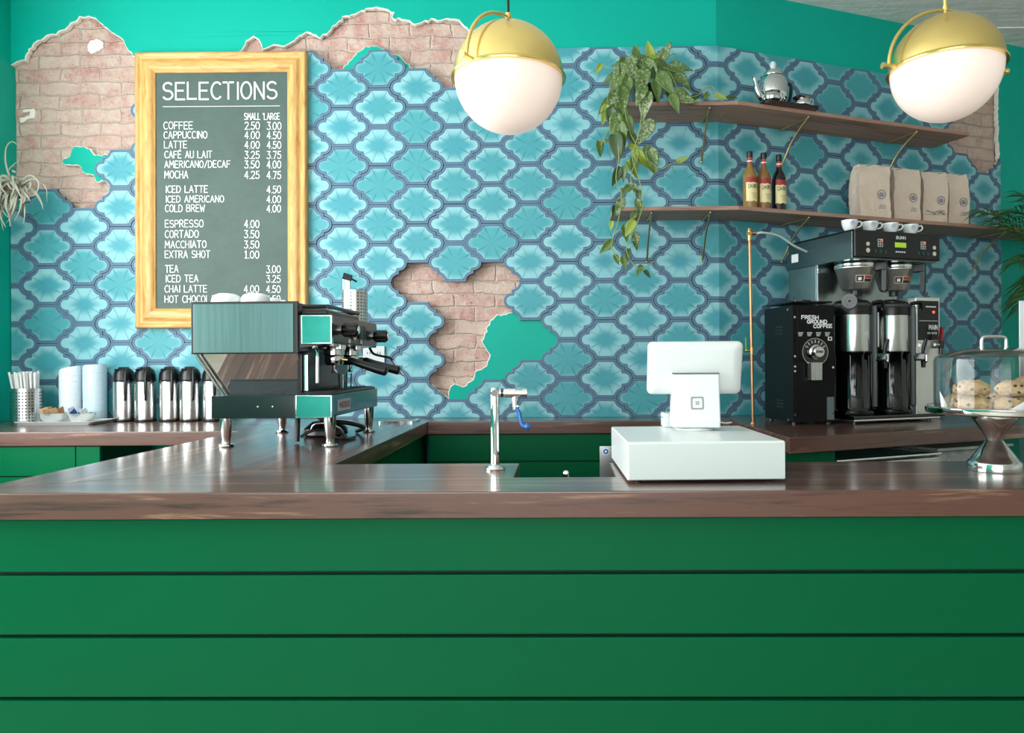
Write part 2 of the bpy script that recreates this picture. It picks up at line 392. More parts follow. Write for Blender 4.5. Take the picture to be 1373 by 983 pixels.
# each brick opening of the photo: the first one keeps a chip of paint, so it is cut in two
holes_px[0] = [(17, 262), (15, 200), (14, 140), (15, 88), (24, 83), (35, 81), (40, 66), (50, 58), (62, 49), (72, 48), (86, 42), (97, 32), (108, 24), (118, 22), (131, 26), (141, 36), (150, 43), (163, 52), (168, 60), (176, 72), (200, 110), (215, 150), (206, 200), (180, 207), (160, 205), (140, 208), (127, 207), (121, 199), (109, 196), (99, 197), (96, 207), (86, 213), (84, 221), (98, 223), (108, 222), (113, 232), (124, 237), (131, 245), (142, 243), (148, 250), (140, 272), (118, 292), (85, 290), (60, 270), (30, 268)]
cu = bpy.data.curves.new('plaster_outline', 'CURVE'); cu.dimensions = '2D'; cu.fill_mode = 'BOTH'; cu.extrude = .0125
def add_spline(pts):
    s = cu.splines.new('POLY'); s.points.add(len(pts) - 1); s.use_cyclic_u = True
    for q, p in zip(s.points, pts): q.co = (p[0], p[1], 0, 1)
add_spline([(XL - .02, 0), (5.55, 0), (5.55, CEIL + .02), (XL - .02, CEIL + .02)])
for i, hp in enumerate(holes_px): add_spline(ragged([wall_uv(*q) for q in hp], 20 + i, .006))
tmp = bpy.data.objects.new('tmp', cu); COL.objects.link(tmp)
me = bpy.data.meshes.new_from_object(tmp.evaluated_get(bpy.context.evaluated_depsgraph_get()))
bpy.data.objects.remove(tmp); bpy.data.curves.remove(cu)
bm = bmesh.new(); bm.from_mesh(me); bpy.data.meshes.remove(me)
bmesh.ops.remove_doubles(bm, verts=bm.verts[:], dist=1e-5)
for v in bm.verts: v.co = (v.co.x, .0285 - v.co.z, v.co.y)         # front face .016 behind the tile face, back .041
bm.normal_update()
for f in bm.faces: f.material_index = 0 if abs(f.normal.y) > .5 else 1
# chamfer: the torn lip shows white
bm.edges.ensure_lookup_table()
lip = [e for e in bm.edges if len(e.link_faces) == 2 and e.link_faces[0].material_index != e.link_faces[1].material_index and max(v.co.y for v in e.verts) < .02]
bmesh.ops.bevel(bm, geom=lip, offset=.0040, segments=1, affect='EDGES')
bm.normal_update()
for f in bm.faces: f.material_index = 0 if abs(f.normal.y) > .97 else 1
bend(bm)
plaster = struct(to_obj(bm, 'wall_plaster', [TEAL, PLASTER], 20)); plaster.parent = wall_back

for pts in ([(117, 62), (121, 55), (130, 52), (138, 56), (139, 63), (134, 68), (127, 70), (123, 72), (118, 68)], [(30, 148), (47, 145), (47, 159), (38, 160), (28, 165), (26, 158), (40, 155), (41, 150), (31, 151)]):
    bm = bmesh.new(); q_ = ragged([wall_uv(*p, h=-.035) for p in pts], 5, .003, .008)
    fr_ = [bm.verts.new((x, .034, z)) for x, z in q_]; bk = [bm.verts.new((x, .058, z)) for x, z in q_]
    bm.faces.new(fr_); n = len(q_)
    for k in range(n): bm.faces.new([fr_[k], fr_[(k + 1) % n], bk[(k + 1) % n], bk[k]])
    bmesh.ops.recalc_face_normals(bm, faces=bm.faces[:]); bend(bm)
    o = struct(to_obj(bm, 'wall_plaster_patch', [PLASTER], 20)); o.parent = wall_back

# arabesque cement tiles
PU, PV = .1906, .1985
def tile_outline(n=7):
    q = []
    r = .0405
    for i in range(n + 1): a = pi / 2 * i / n; q.append((PU / 2 + r * math.cos(a), r * math.sin(a)))
    q.append((PU / 2, PV / 2 - r))
    for i in range(1, n + 1): a = -pi / 2 - pi / 2 * i / n; q.append((PU / 2 + r * math.cos(a), PV / 2 + r * math.sin(a)))
    full = q + [(-x, z) for x, z in q[::-1]]
    full = full + [(x, -z) for x, z in full[::-1]]
    out = []
    for p in full:
        if not out or math.hypot(p[0] - out[-1][0], p[1] - out[-1][1]) > 1e-4: out.append(p)
    if math.hypot(out[0][0] - out[-1][0], out[0][1] - out[-1][1]) < 1e-4: out.pop()
    return out
TO = tile_outline()
def inset(poly, d):
    n = len(poly); out = []
    for i in range(n):
        a, b, c2 = poly[i - 1], poly[i], poly[(i + 1) % n]
        e1 = Vector((b[0] - a[0], b[1] - a[1])).normalized(); e2 = Vector((c2[0] - b[0], c2[1] - b[1])).normalized()
        n1 = Vector((-e1.y, e1.x)); n2 = Vector((-e2.y, e2.x)); m = n1 + n2
        k = d / max(.55, 1 + n1.dot(n2)); out.append((b[0] + m.x * k, b[1] + m.y * k))
    return out
area2 = sum(TO[i - 1][0] * TO[i][1] - TO[i][0] * TO[i - 1][1] for i in range(len(TO)))
if area2 < 0: TO = TO[::-1]
R1 = inset(TO, .0010); R2 = inset(TO, .0022); R3 = inset(TO, .0070); R4 = inset(TO, .0148); R5 = inset(TO, .0164)
NR = len(TO)
missing = {(-1, 3), (-1, 4), (-1, 5), (-1, 6), (0, 3), (0, 4), (0, 5), (0, 6), (1, 3), (1, 4), (1, 5), (1, 6), (2, 4), (2, 5), (2, 6), (3, 6), (4, 6), (5, 6), (6, 6),
           (8, 6), (10, 6), (11, 6), (12, 6), (10, 0), (12, 0), (11, 0), (11, -1), (12, -1), (12, -2), (13, -1), (11, -2),
           (28, 4), (27, 5), (28, 5), (27, 6), (28, 6), (29, 5), (29, 6), (26, 6)}
tb = bmesh.new(); lr = tb.verts.layers.float.new('ring'); lh = tb.verts.layers.float.new('tone')
rt = random.Random(11)
for n in range(-1, 31):
    u = -2.649 + PU * n if n <= 18 else -2.649 + PU * 18 + .1840 * (n - 18)
    ku = 1 if n < 18 else .968
    for k in range(-4, 8):
        z = 1.542 + PV * (k + .5 if n % 2 == 0 else k)
        if (n, k) in missing or z < .84 or z > 2.9: continue
        if n % 2 == 1 and k == 7: continue
        tone = rt.random(); jx, jz, jh = rt.uniform(-.0008, .0008), rt.uniform(-.0008, .0008), rt.uniform(-.0012, .0008)
        rows = []
        def ring(pts, h, rv, sc=1.):
            row = []
            for (x, zz) in pts:
                v = tb.verts.new((u + jx + x * sc * ku, -(h + jh), z + jz + zz * sc)); v[lr] = rv; v[lh] = tone; row.append(v)
            rows.append(row)
        ring(R1, -.0165, 0); ring(R1, -.0015, 0); ring(R2, 0, .08); ring(R3, 0, .5); ring(R4, 0, .98); ring(R5, 0, 1.06)
        kk = [.97] * NR
        for sc_, bl_, rv_ in ((.84, .30, 1.25), (.62, .75, 1.55), (.32, .95, 1.85)):
            kk = [min(k0 * .92, sc_ * (1 - bl_) + bl_ * sc_ / (abs(x) / .125 + abs(zz) / .088)) for k0, (x, zz) in zip(kk, R5)]
            ring([(x * q_, zz * q_) for q_, (x, zz) in zip(kk, R5)], 0, rv_)
        for a, b in zip(rows, rows[1:]):
            for i in range(NR): tb.faces.new([a[i], a[(i + 1) % NR], b[(i + 1) % NR], b[i]])
        cv = tb.verts.new((u + jx, -jh, z + jz)); cv[lr] = 2; cv[lh] = tone
        for i in range(NR): tb.faces.new([rows[-1][i], rows[-1][(i + 1) % NR], cv])
def clip(bm, co, no):
    bmesh.ops.bisect_plane(bm, geom=bm.verts[:] + bm.edges[:] + bm.faces[:], plane_co=co, plane_no=no, clear_outer=True)
for co, no in (((0, 0, 2.826), (0, 0, 1)), ((0, 0, T + .001), (0, 0, -1)), ((XL + .004, 0, 0), (-1, 0, 0)), ((UEND, 0, 0), (1, 0, 0))):
    clip(tb, co, no)
    bmesh.ops.holes_fill(tb, edges=[e for e in tb.edges if e.is_boundary and all(abs((v.co - Vector(co)).dot(Vector(no))) < 1e-5 for v in e.verts)], sides=0)
bend(tb)
t = NT('arabesque_tile_glaze'); rg = t.attr('ring'); tone = t.attr('tone'); oc = t.coords()
n1 = t.noise(oc, 8, 4, .5, .4); n2 = t.noise(oc, 160, 3); n4 = t.noise(oc, 4, 3)
edge = t.math('ADD', t.math('ADD', rg, t.math('MULTIPLY', t.math('SUBTRACT', n1, .5), .55)), t.math('MULTIPLY', t.math('SUBTRACT', tone, .5), .75))
pale = t.mix(t.math('MULTIPLY', tone, .9), lin('7EBEC6'), lin('9BCDD0'))
deep = t.mix(n4, t.mix(tone, lin('108AA4'), lin('2A95A0')), lin('409FA7'))
glaze = t.mix(t.ramp(edge, [(.0, (0, 0, 0)), (1., (1, 1, 1))]), pale, deep)
re = t.n[-1]
rr = [x for x in t.n if x.bl_idname == 'ShaderNodeValToRGB'][-1]
mr = t.node('ShaderNodeMapRange'); mr.inputs[1].default_value = 1.00; mr.inputs[2].default_value = 1.62; mr.interpolation_type = 'SMOOTHSTEP'; t.link(edge, mr.inputs[0]); t.link(mr.outputs[0], rr.inputs[0])
band = t.ramp(rg, [(0, lin('3A566E')), (.10, lin('5D7E9A')), (.34, lin('52738F')), (.46, lin('395A77')), (.60, lin('486A87')), (.90, lin('416280')), (1., lin('2B4C6A'))])
mr2 = t.node('ShaderNodeMapRange'); mr2.inputs[1].default_value = .985; mr2.inputs[2].default_value = 1.01; t.link(rg, mr2.inputs[0])
c = t.mix(mr2.outputs[0], band, glaze)
c = t.mix(t.math('MULTIPLY', n2, .12), c, lin('A9CBD2'))
t.set(Base_Color=c, Roughness=t.math('ADD', .42, t.math('MULTIPLY', n2, .2)))
t.bump(n1, .08, .004)
tiles = struct(to_obj(tb, 'wall_tile_cladding', [t.m], 0)); tiles.parent = wall_back

# side and rear walls, ceiling, floor
mb = MB(); mb.bx(XL - .12, XL, 2.9, D + .1, 0, CEIL); mb.bx(XL - .12, XL, .1, 2.9, 0, .9); mb.bx(XL - .12, XL, .1, 2.9, 2.9, CEIL); mb.bx(XL - .12, XL, -3.2, .1, 0, CEIL)
struct(mb.build('wall_left', TEAL))
mb = MB(); mb.bx(XL, 1.2, -3.32, -3.2, 0, .6); mb.bx(XL, 1.2, -3.32, -3.2, 2.9, CEIL); mb.bx(1.2, 5.2, -3.32, -3.2, 0, CEIL)
struct(mb.build('wall_front', ROOMW))
mb = MB(); mb.bx(5.2, 5.32, -3.32, 5.6, 0, CEIL); struct(mb.build('wall_right', ROOMW))
mb = MB()
for x in (XL + .04, -.8, 1.16): mb.bx(x - .03, x + .03, -3.3, -3.22, .6, 2.9)
mb.bx(XL, 1.2, -3.3, -3.22, .6, .66); mb.bx(XL, 1.2, -3.3, -3.22, 2.84, 2.9)
struct(mb.build('window_1', M('window_frame_black', '1A1C1C', .4)))
mb = MB()
for y in (.13, 1.5, 2.87): mb.bx(XL - .1, XL - .02, y - .03, y + .03, .9, 2.9)
mb.bx(XL - .1, XL - .02, .1, 2.9, .9, .96); mb.bx(XL - .1, XL - .02, .1, 2.9, 2.84, 2.9)
struct(mb.build('window_2', MATS['window_frame_black']))
t = NT('white_pressed_ceiling'); oc = t.coords(rot=(0, 0, .5)); n1 = t.noise(oc, 18, 6, .7); n2 = t.noise(t.coords(scale=(1, 7, 1), rot=(0, 0, -.35)), 3, 5)
t.set(Base_Color=t.ramp(n1, [(.3, lin('E2E4E1')), (.7, lin('F4F4F1'))]), Roughness=.7); t.bump(t.math('ADD', n1, t.math('MULTIPLY', n2, 1.5)), .4, .02)
mb = MB(); mb.bx(XL - .12, 5.3, -3.3, 5.6, CEIL, CEIL + .1)
for i in range(8):
    y = 1.2 + i * .5
    a = MB
    mb.bx(XL, 5.2, y, y + .018, CEIL - .006, CEIL)
struct(mb.build('ceiling', t.m))
t = NT('oak_floor'); oc = t.coords(scale=(1, 8, 1)); n1 = t.noise(oc, 3, 6)
t.set(Base_Color=t.ramp(n1, [(.3, lin('B9AD9C')), (.7, lin('D3C8B8'))]), Roughness=.35)
mb = MB(); mb.bx(XL - .12, 5.3, -3.3, 5.6, -.1, 0); struct(mb.build('floor', t.m))

# ------------------------------------------------------------------ counters
def poly_slab(name, poly, z0, z1, mat, parent=None, bev=.004):
    mb = MB(); mb.prism(poly, z0, z1)
    bmesh.ops.recalc_face_normals(mb.b, faces=mb.b.faces[:])
    if bev: bmesh.ops.bevel(mb.b, geom=[e for e in mb.b.edges if len(e.link_faces) == 2 and e.calc_face_angle() > .3], offset=bev, segments=2, affect='EDGES', profile=.5); mb.wn = True
    return mb.build(name, mat, parent, 35)
YF, YB = 1.603, 2.045
AX0, AX1 = -1.372, -.655                                # the return arm
NX0, NX1, NY = -.128, .124, 1.797                       # notch for the rinser
root = thing('bar_worktop', 'thick walnut bar top along the front with an arm running back under the espresso machine', 'worktop', (0, YF, T - .06))
def W(p, q=root): return [(x - q.location.x, y - q.location.y) for x, y in p]
o = poly_slab('front_top', W([(-1.372, YF), (3.2, YF), (3.2, YB), (NX1, YB), (NX1, NY), (NX0, NY), (NX0 - .0, YB), (AX1, YB), (AX0, 1.66)]), 0, .06, WAL_X, root)
o = poly_slab('arm_top', W([(AX0, 1.662), (AX1, YB + .001), (AX1, 3.44), (AX1, D - .002), (AX0, D - .002)]), 0, .06, WAL_Y, root)
root = thing('bar_counter', 'green painted bar counter clad in wide horizontal boards with dark shadow gaps', 'counter', (0, 1.635, 0))
mb = MB(); zs = [.05, .1905, .333, .4755, .618, .7605, .888]
for a, b in zip(zs, zs[1:]): mb.bx(-1.33, 3.2, 0, .02, a + .0045, b - .0045, bev=.002)
mb.build('boards', GREEN, root)
mb = MB(); mb.bx(-1.33, 3.2, .021, .06, 0, .889); mb.build('backing', M('dark_green_backing', '0A2A1E', .7), root)
mb = MB(); mb.bx(-1.34, -.69, .065, 1.98, 0, .888); mb.build('arm_cladding', GREEN, root)

def cab_panel(mb, x0, x1, y, z0, z1, g=.002): mb.bx(x0 + g, x1 - g, y - .018, y, z0, z1, bev=.0015)
# left run
LF = 3.04
root = thing('back_worktop', 'walnut worktop under the carafes along the left of the tiled wall', 'worktop', (-2.1, LF, T - .06))
poly_slab('top', [(-.738, 0), (.726, 0), (.726, D - LF - .002), (-.738, D - LF - .002)], 0, .06, WAL_X, root)
root = thing('base_cabinet', 'green base cabinet with flat doors under the left back worktop', 'cabinet', (-2.3, LF + .03, 0))
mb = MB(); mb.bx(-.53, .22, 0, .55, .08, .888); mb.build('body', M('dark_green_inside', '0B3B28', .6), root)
xg = at(99, 610, LF).x + 2.3; xe = at(132, 610, LF).x + 2.3; zg = at(20, 640, LF).z
for a, b in ((-.53, xg), ):
    mb = MB(); cab_panel(mb, a, b, -.001, zg + .003, .886); mb.build('drawer_front', GREEN, root)
    mb = MB(); cab_panel(mb, a, b, -.001, .1, zg - .003); mb.build('door', GREEN, root)
mb = MB(); cab_panel(mb, xg, xe, -.001, .1, .886); mb.build('filler_panel', GREEN, root)
# middle and right run: one worktop that follows the turn of the wall
MF = 3.447
A = on(1059, 587); B = on(1300, 573); dr = (B - A).normalized(); far = A + dr * 3.2
root = thing('back_worktop', 'walnut worktop along the tiled wall behind the till, deepening under the coffee brewer', 'worktop', (0, MF, T - .06))
m1 = on(985, 565.5)
poly_slab('straight_top', W([(AX1 + .001, MF), (m1.x, MF), (U0, D - .002), (AX1 + .001, D - .002)], root), 0, .06, WAL_X, root, .003)
wa = math.atan2(dr.y, dr.x); cw, sw_ = math.cos(wa), math.sin(wa)
o = poly_slab('angled_top', [((x - root.location.x) * cw + (y - root.location.y) * sw_, -(x - root.location.x) * sw_ + (y - root.location.y) * cw) for x, y in ((m1.x + .0005, MF), (A.x, A.y), (far.x, far.y), (3.75, 4.81), (U0 + (3.2 - U0) * cth, D + (3.2 - U0) * sth - .004), (U0 + .0005, D - .002))], 0, .06, WAL_X, root, .003)
o.rotation_euler = (0, 0, wa)
root = thing('base_cabinet', 'green base cabinet seen through the gap behind the bar tap', 'cabinet', (.1, MF + .03, 0))
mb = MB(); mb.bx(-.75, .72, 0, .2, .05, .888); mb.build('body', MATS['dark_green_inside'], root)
zg = at(740, 618.8, MF + .012).z
mb = MB(); cab_panel(mb, -.75, .72, -.001, zg + .003, .886); mb.build('upper_panel', GREEN, root)
mb = MB(); cab_panel(mb, -.75, .72, -.001, .05, zg - .003); mb.build('lower_panel', GREEN, root)
# right green cabinet and undercounter fridge follow the edge of the right-hand worktop
ra = math.atan2(dr.y, dr.x)
root = thing('base_cabinet', 'green base cabinet under the brewer worktop, right of the till', 'cabinet', (A.x - .03, A.y + .035, 0), ra)
mb = MB(); mb.bx(-.02, .25, 0, .5, .05, .887); mb.build('body', MATS['dark_green_inside'], root)
mb = MB(); cab_panel(mb, -.02, .252, -.001, .05, .886); mb.build('door', GREEN, root)
fr = A + dr * .262 + _v(-dr.y, dr.x, 0) * .10
root = thing('undercounter_fridge', 'stainless undercounter fridge top in the dark gap below the brewer worktop', 'fridge', (fr.x, fr.y, 0), ra)
mb = MB(); mb.bx(0, .56, 0, .5, .06, .835, bev=.006); mb.build('body', STEEL_X, root)
mb = MB(); mb.bx(.005, .555, -.05, -.004, .12, .828, bev=.005); mb.build('door', STEEL_X, root)
mb = MB(); mb.bx(.0, .56, -.055, -.002, .838, .846, bev=.002); mb.build('top_trim', CHROME, root)
mb = MB(); mb.bx(.02, .16, -.0535, -.0505, .775, .815); mb.build('rating_plate', M('pale_sticker', 'D8E2E4', .5), root)
g = A + dr * .86 + _v(-dr.y, dr.x, 0) * .10
root = thing('storage_bin', 'clear plastic bin under the worktop behind the cake stand', 'bin', (g.x, g.y, 0), ra)
mb = MB(); mb.bx(0, .45, 0, .3, .55, .84, bev=.02, seg=3); mb.build('bin_body', M('frosted_plastic', 'B4BDB8', .35, var=.25, vscale=25), root)
mb = MB(); mb.bx(-.01, .46, -.012, .31, .842, .856, bev=.005); mb.build('bin_lid', M('frosted_lid', 'C9D0CB', .3, var=.2, vscale=35), root)
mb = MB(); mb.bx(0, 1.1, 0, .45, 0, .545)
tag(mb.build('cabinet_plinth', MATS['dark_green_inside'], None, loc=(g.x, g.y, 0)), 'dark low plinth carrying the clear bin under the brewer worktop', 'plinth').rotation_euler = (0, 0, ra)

# ------------------------------------------------------------------ menu board
FR_W = .101
tl = at(177, 69.5, 3.64); brp = at(410.5, 439, 3.64)
bw, bh = brp.x - tl.x, tl.z - brp.z
root = thing('menu_board', 'tall pine-framed chalkboard menu headed SELECTIONS hanging on the tiled wall', 'menu board', ((tl.x + brp.x) / 2, 3.678, brp.z))
root.rotation_euler = (0, math.radians(.25), 0)
t = NT('honey_pine'); oc = t.coords(scale=(9, 9, 1.2)); n1 = t.noise(oc, 5, 5, .6, 1.2)
t.set(Base_Color=t.ramp(n1, [(.25, lin('AD7433')), (.5, lin('D2A45F')), (.8, lin('DFBB7C'))]), Roughness=.4); PINE = t.m
t = NT('honey_pine_rail'); oc = t.coords(scale=(1.2, 9, 9)); n1 = t.noise(oc, 5, 5, .6, 1.2)
t.set(Base_Color=t.ramp(n1, [(.25, lin('AD7433')), (.5, lin('D2A45F')), (.8, lin('DFBB7C'))]), Roughness=.4); PINE_X = t.m
prof = [(0, 0), (0, .026), (.003, .031), (.009, .034), (.016, .032), (.022, .026), (.030, .024), (.036, .026), (.042, .033), (.060, .036), (.078, .035), (.086, .030), (.092, .022), (.0985, .020), (.101, .016), (.101, 0)]
def frame_side(k):
    """one mitred frame member; k: 0 bottom, 1 right, 2 top, 3 left"""
    mb = MB(); P = []
    for w_, h_ in prof:
        L, R_, B_, T_ = -bw / 2 + w_, bw / 2 - w_, w_, bh - w_
        a, b = [((L, B_), (R_, B_)), ((R_, B_), (R_, T_)), ((R_, T_), (L, T_)), ((L, T_), (L, B_))][k]
        P.append(((a[0], -h_, a[1]), (b[0], -h_, b[1])))
    n = len(P); v = mb._add([p[0] for p in P] + [p[1] for p in P], [(i, (i + 1) % n, n + (i + 1) % n, n + i) for i in range(n)] + [tuple(range(n)), tuple(range(2 * n - 1, n - 1, -1))])
    return mb
for k in range(4): frame_side(k).build('frame_rail' if k % 2 == 0 else 'frame_stile', PINE_X if k % 2 == 0 else PINE, root, 50)
t = NT('grey_green_slate'); oc = t.coords(); n1 = t.noise(oc, 5, 6, .65, .6); n2 = t.noise(t.coords(scale=(1, 1, 5)), 30, 4)
t.set(Base_Color=t.ramp(t.math('ADD', t.math('MULTIPLY', n1, .7), t.math('MULTIPLY', n2, .3)), [(.3, lin('3A4F4A')), (.7, lin('4A6059'))]), Roughness=.6)
mb = MB(); mb.bx(-bw / 2 + .09, bw / 2 - .09, -.012, -.004, .09, bh - .09); mb.build('slate', t.m, root, 0)
CHALK = M('chalk_white', 'F4F7F4', .9, var=.05, vscale=90)
mb = MB(); YB_ = root.location.y - .0125
def row(txt, x0, x1, y0, y1, sw=.13):
    a = at(x0, y1, YB_); b = at(x1, y0, YB_); q = root.location
    write(mb, txt, (a.x - q.x, -.0125, a.z - q.z), (1, 0, 0), (0, 0, 1), b.z - a.z, b.x - a.x, sw=sw * .80, jit=.02)
row('SELECTIONS', 217.5, 369.5, 109.5, 133.5, .125)
for k_ in range(1):
    a = at(217, 143.2, YB_); b = at(374, 142, YB_); q = root.location
    mb._add([(a.x - q.x, -.0131, a.z - q.z), (b.x - q.x, -.0131, a.z - q.z), (b.x - q.x, -.0131, b.z - q.z), (a.x - q.x, -.0131, b.z - q.z)], [(0, 1, 2, 3)])
row('SMALL', 326.5, 347.5, 151.5, 160.2); row("'LARGE", 351.5, 373.6, 151.5, 160.2)
for txt, x0, x1, y0, y1, s_, l_ in [
    ('COFFEE', 218.5, 257, 163.5, 173.5, '2.50', '3.00'), ('CAPPUCCINO', 218.8, 276.5, 176.2, 186, '4.00', '4.50'), ('LATTE', 219.4, 249.5, 189.4, 199, '4.00', '4.50'),
    ('CAFÉ AU LAIT', 220, 283, 202.6, 212.4, '3.25', '3.75'), ('AMERICANO/DECAF', 220, 307.5, 215.4, 225.3, '3.50', '4.00'), ('MOCHA', 220, 251, 229.5, 239.5, '4.25', '4.75'),
    ('ICED LATTE', 221.6, 277.5, 249, 258.6, None, '4.50'), ('ICED AMERICANO', 221.8, 299.3, 262.3, 271.7, None, '4.00'), ('COLD BREW', 221, 273.6, 274.7, 284.3, None, '4.00'),
    ('ESPRESSO', 221, 272, 295.2, 305.2, '4.00', None), ('CORTADO', 221, 265.5, 309, 319, '3.50', None), ('MACCHIATO', 221, 276, 323, 332.8, '3.50', None), ('EXTRA SHOT', 221, 281, 336.3, 346.2, '1.00', None),
    ('TEA', 221.6, 238.5, 356, 365.7, None, '3.00'), ('ICED TEA', 222, 265.3, 369, 378.5, None, '3.25'), ('CHAI LATTE', 221, 277, 382.7, 392.2, '4.00', '4.50'), ('HOT CHOCOLATE', 221, 300, 396.2, 406, '4.00', '4.50')]:
    row(txt, x0, x1, y0, y1)
    if s_: row(s_, 327.3, 346.8, y0, y1)
    if l_: row(l_, 357.2, 375.6, y0, y1)
mb.build('chalk_lettering', CHALK, root, 0)

# ------------------------------------------------------------------ bar tap and rinser
fp = on(664, 630); FB = (fp.x, fp.y)
zt = at(664, 527, fp.y).z - T
root = thing('bar_tap', 'chrome glass-filler tap with blue push lever standing on the bar top', 'tap', (fp.x, fp.y, T))
mb = MB(); mb.lathe([(0, 0), (.026, 0), (.027, .004), (.024, .010), (.017, .014), (.0125, .016)], 28); mb.build('base_flange', CHROME, root)
mb = MB(); mb.lathe([(.0118, .012), (.0118, zt - .012), (.0118, zt + .003), (.0105, zt + .012), (.006, zt + .016), (0, zt + .0165)], 24); mb.build('column', CHROME, root)
mb = MB(); mb.cyl((0, -.0125, zt), (0, -.0165, zt), .0088); mb.build('end_cap', BLACKG, root)
mb = MB(); mb.cyl((.012, 0, zt), (.082, 0, zt - .001), .0108); mb.cyl((.074, 0, zt), (.086, 0, zt), .013); mb.lathe([(.012, -.016), (.0125, .016)], 20, (.040, 0, zt), Matrix.Rotation(pi / 2, 4, 'Y')); mb.build('spout_arm', CHROME, root)
mb = MB(); mb.cyl((.017, 0, zt), (.033, 0, zt), .0116); mb.build('arm_collar', BLACKG, root)
mb = MB(); mb.cyl((.053, 0, zt - .008), (.053, 0, zt - .044), .0065); mb.cyl((.053, 0, zt - .012), (.053, 0, zt - .02), .009); mb.ball((.062, -.004, zt - .036), .005); mb.build('nozzle', CHROME, root)
mb = MB(); mb.tube(smooth_path([(.054, -.002, zt - .040), (.064, -.003, zt - .052), (.068, -.004, zt - .072), (.074, -.006, zt - .086), (.084, -.006, zt - .090)]), [.0055] * 20 + [.006] * 10 + [.0065] * 3, 10)
mb.ball((.086, -.006, zt - .089), .009, 14); mb.build('push_lever', M('blue_lever', '1464B4', .25, coat=.5, var=0), root)
# stainless splash of the rinse sink, with its stickers, and the small spout below
p0 = at(804, 598, 2.30); p1 = at(824, 612, 2.30)
sx0 = at(804, 618, 2.22).x
root = thing('rinse_sink', 'stainless rinse sink edge with two blue stickers behind the till drawer', 'sink', (sx0, 2.22, 0))
zz = at(806, 598.5, 2.22).z
mb = MB(); mb.bx(0, .26, 0, .004, .0, zz, bev=.0015); mb.bx(0, .004, -.36, 0, 0, .835, bev=.0015); mb.bx(.0, .02, -.36, .0, .8352, .8385, bev=.001)
mb.bx(.256, .26, -.36, 0, 0, .83); mb.bx(0, .26, -.36, -.356, 0, .82); mb.bx(0, .26, -.36, 0, .62, .624); mb.build('sink_body', STEEL_X, root)
for k_, (dx, dz) in enumerate(((.019, .030),)):
    mb = MB(); mb.cyl((dx, -.0002, zz - dz + .014), (dx, -.0012, zz - dz + .014), .0085, seg=24); st = mb.build('sticker', M('blue_sticker', '2A62A8', .4, var=0), root)
    mb = MB(); mb.lathe([(.0090, -.0003), (.0105, -.0003)], 24, (dx, -.0006, zz - dz + .014), Matrix.Rotation(pi / 2, 4, 'X')); mb.ball((dx, -.0014, zz - dz + .014), .003, 8, (1, .2, 1)); mb.build('sticker_ring', PAPERW, st)
mb = MB(); mb.cyl((.011, -.10, .8386), (.011, -.10, .8392), .008, seg=20); mb.build('sticker', MATS['blue_sticker'], root)
sp = at(759, 634, 2.02)
root = thing('rinser_spout', 'small chrome spout tip showing in the bar top notch', 'spout', (sp.x, 2.06, .60))
ztop = at(759, 630.5, 2.06).z - .60
mb = MB(); mb.lathe([(.02, 0), (.02, .01), (.009, .012), (.009, ztop - .012), (.0085, ztop - .006), (.005, ztop - .001), (0, ztop)], 20); mb.build('spout_pipe', CHROME, root)
mb = MB(); mb.lathe([(.013, .02), (.013, .045), (.0092, .045)], 20); mb.build('spout_nut', POLISH, root)
mb = MB(); mb.bx(-.05, .05, -.05, .05, -.6, -.0005)
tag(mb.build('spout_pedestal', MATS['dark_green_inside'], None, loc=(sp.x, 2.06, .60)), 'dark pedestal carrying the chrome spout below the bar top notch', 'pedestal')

# ------------------------------------------------------------------ till: cash drawer and tablet stand
DL = _v(.1456, 1.696, T); drz = math.radians(1.6)
root = thing('cash_drawer', 'square white cash drawer standing on the bar top', 'cash drawer', DL, drz)
dw, dd, dh = .373, .40, .097
mb = MB(); mb.bx(0, dw, .004, dd, .006, dh, bev=.004, seg=3); mb.build('case', WHITE, root)
mb = MB(); mb.bx(.003, dw - .003, -.003, .0035, .009, dh - .005, bev=.0015); mb.build('drawer_front', M('white_drawer_front', 'D3DCD9', .35, var=0), root)
for x in (.03, .13, .24, .34):
    mb = MB(); mb.lathe([(0, 0), (.009, 0), (.010, .007), (0, .007)], 14, (x, .03 if x in (.03, .34) else .2, 0)); mb.build('foot', BLACK, root)
zd = T + dh
cb = on(931, 576, zd)
root = thing('tablet_stand', 'white tablet till stand with a square emblem on its back, standing on the cash drawer', 'tablet stand', (cb.x, cb.y, zd), math.radians(-1))
# swivel base, upright, tilted tablet shell
mb = MB(); mb.lathe([(0, 0), (.050, 0), (.052, .002), (.052, .006), (.045, .008), (0, .008)], 40); mb.build('swivel_plate', M('pale_grey_plastic', 'D5DAD8', .3, var=0), root)
nw = .0625
n0 = .009; n1 = .154
mb = MB(); mb.prism([(-.046, n0), (-.042, n0 - .001), (.030, n0 - .001), (.040, n0 + .01), (.010, n1), (-.032, n1), (-.046, n0 + .02)], -nw, nw, 'yz')
bmesh.ops.bevel(mb.b, geom=[e for e in mb.b.edges if e.calc_length() > .1 or True], offset=.004, segments=3, affect='EDGES', profile=.5); mb.wn = True
up = mb.build('upright', WHITE, root)
mb = MB(); yb = -.0462
def sq(mb, cx, cz, r, w_, y): 
    for k in range(4):
        pass
def rrect(cx, cz, hw, hh, r, n=6):
    out = []
    for qx, qz, a0 in ((1, 1, 0), (-1, 1, 90), (-1, -1, 180), (1, -1, 270)):
        for i in range(n + 1):
            a = math.radians(a0 + 90 * i / n); out.append((cx + qx * (hw - r) + r * math.cos(a), cz + qz * (hh - r) + r * math.sin(a)))
    return out
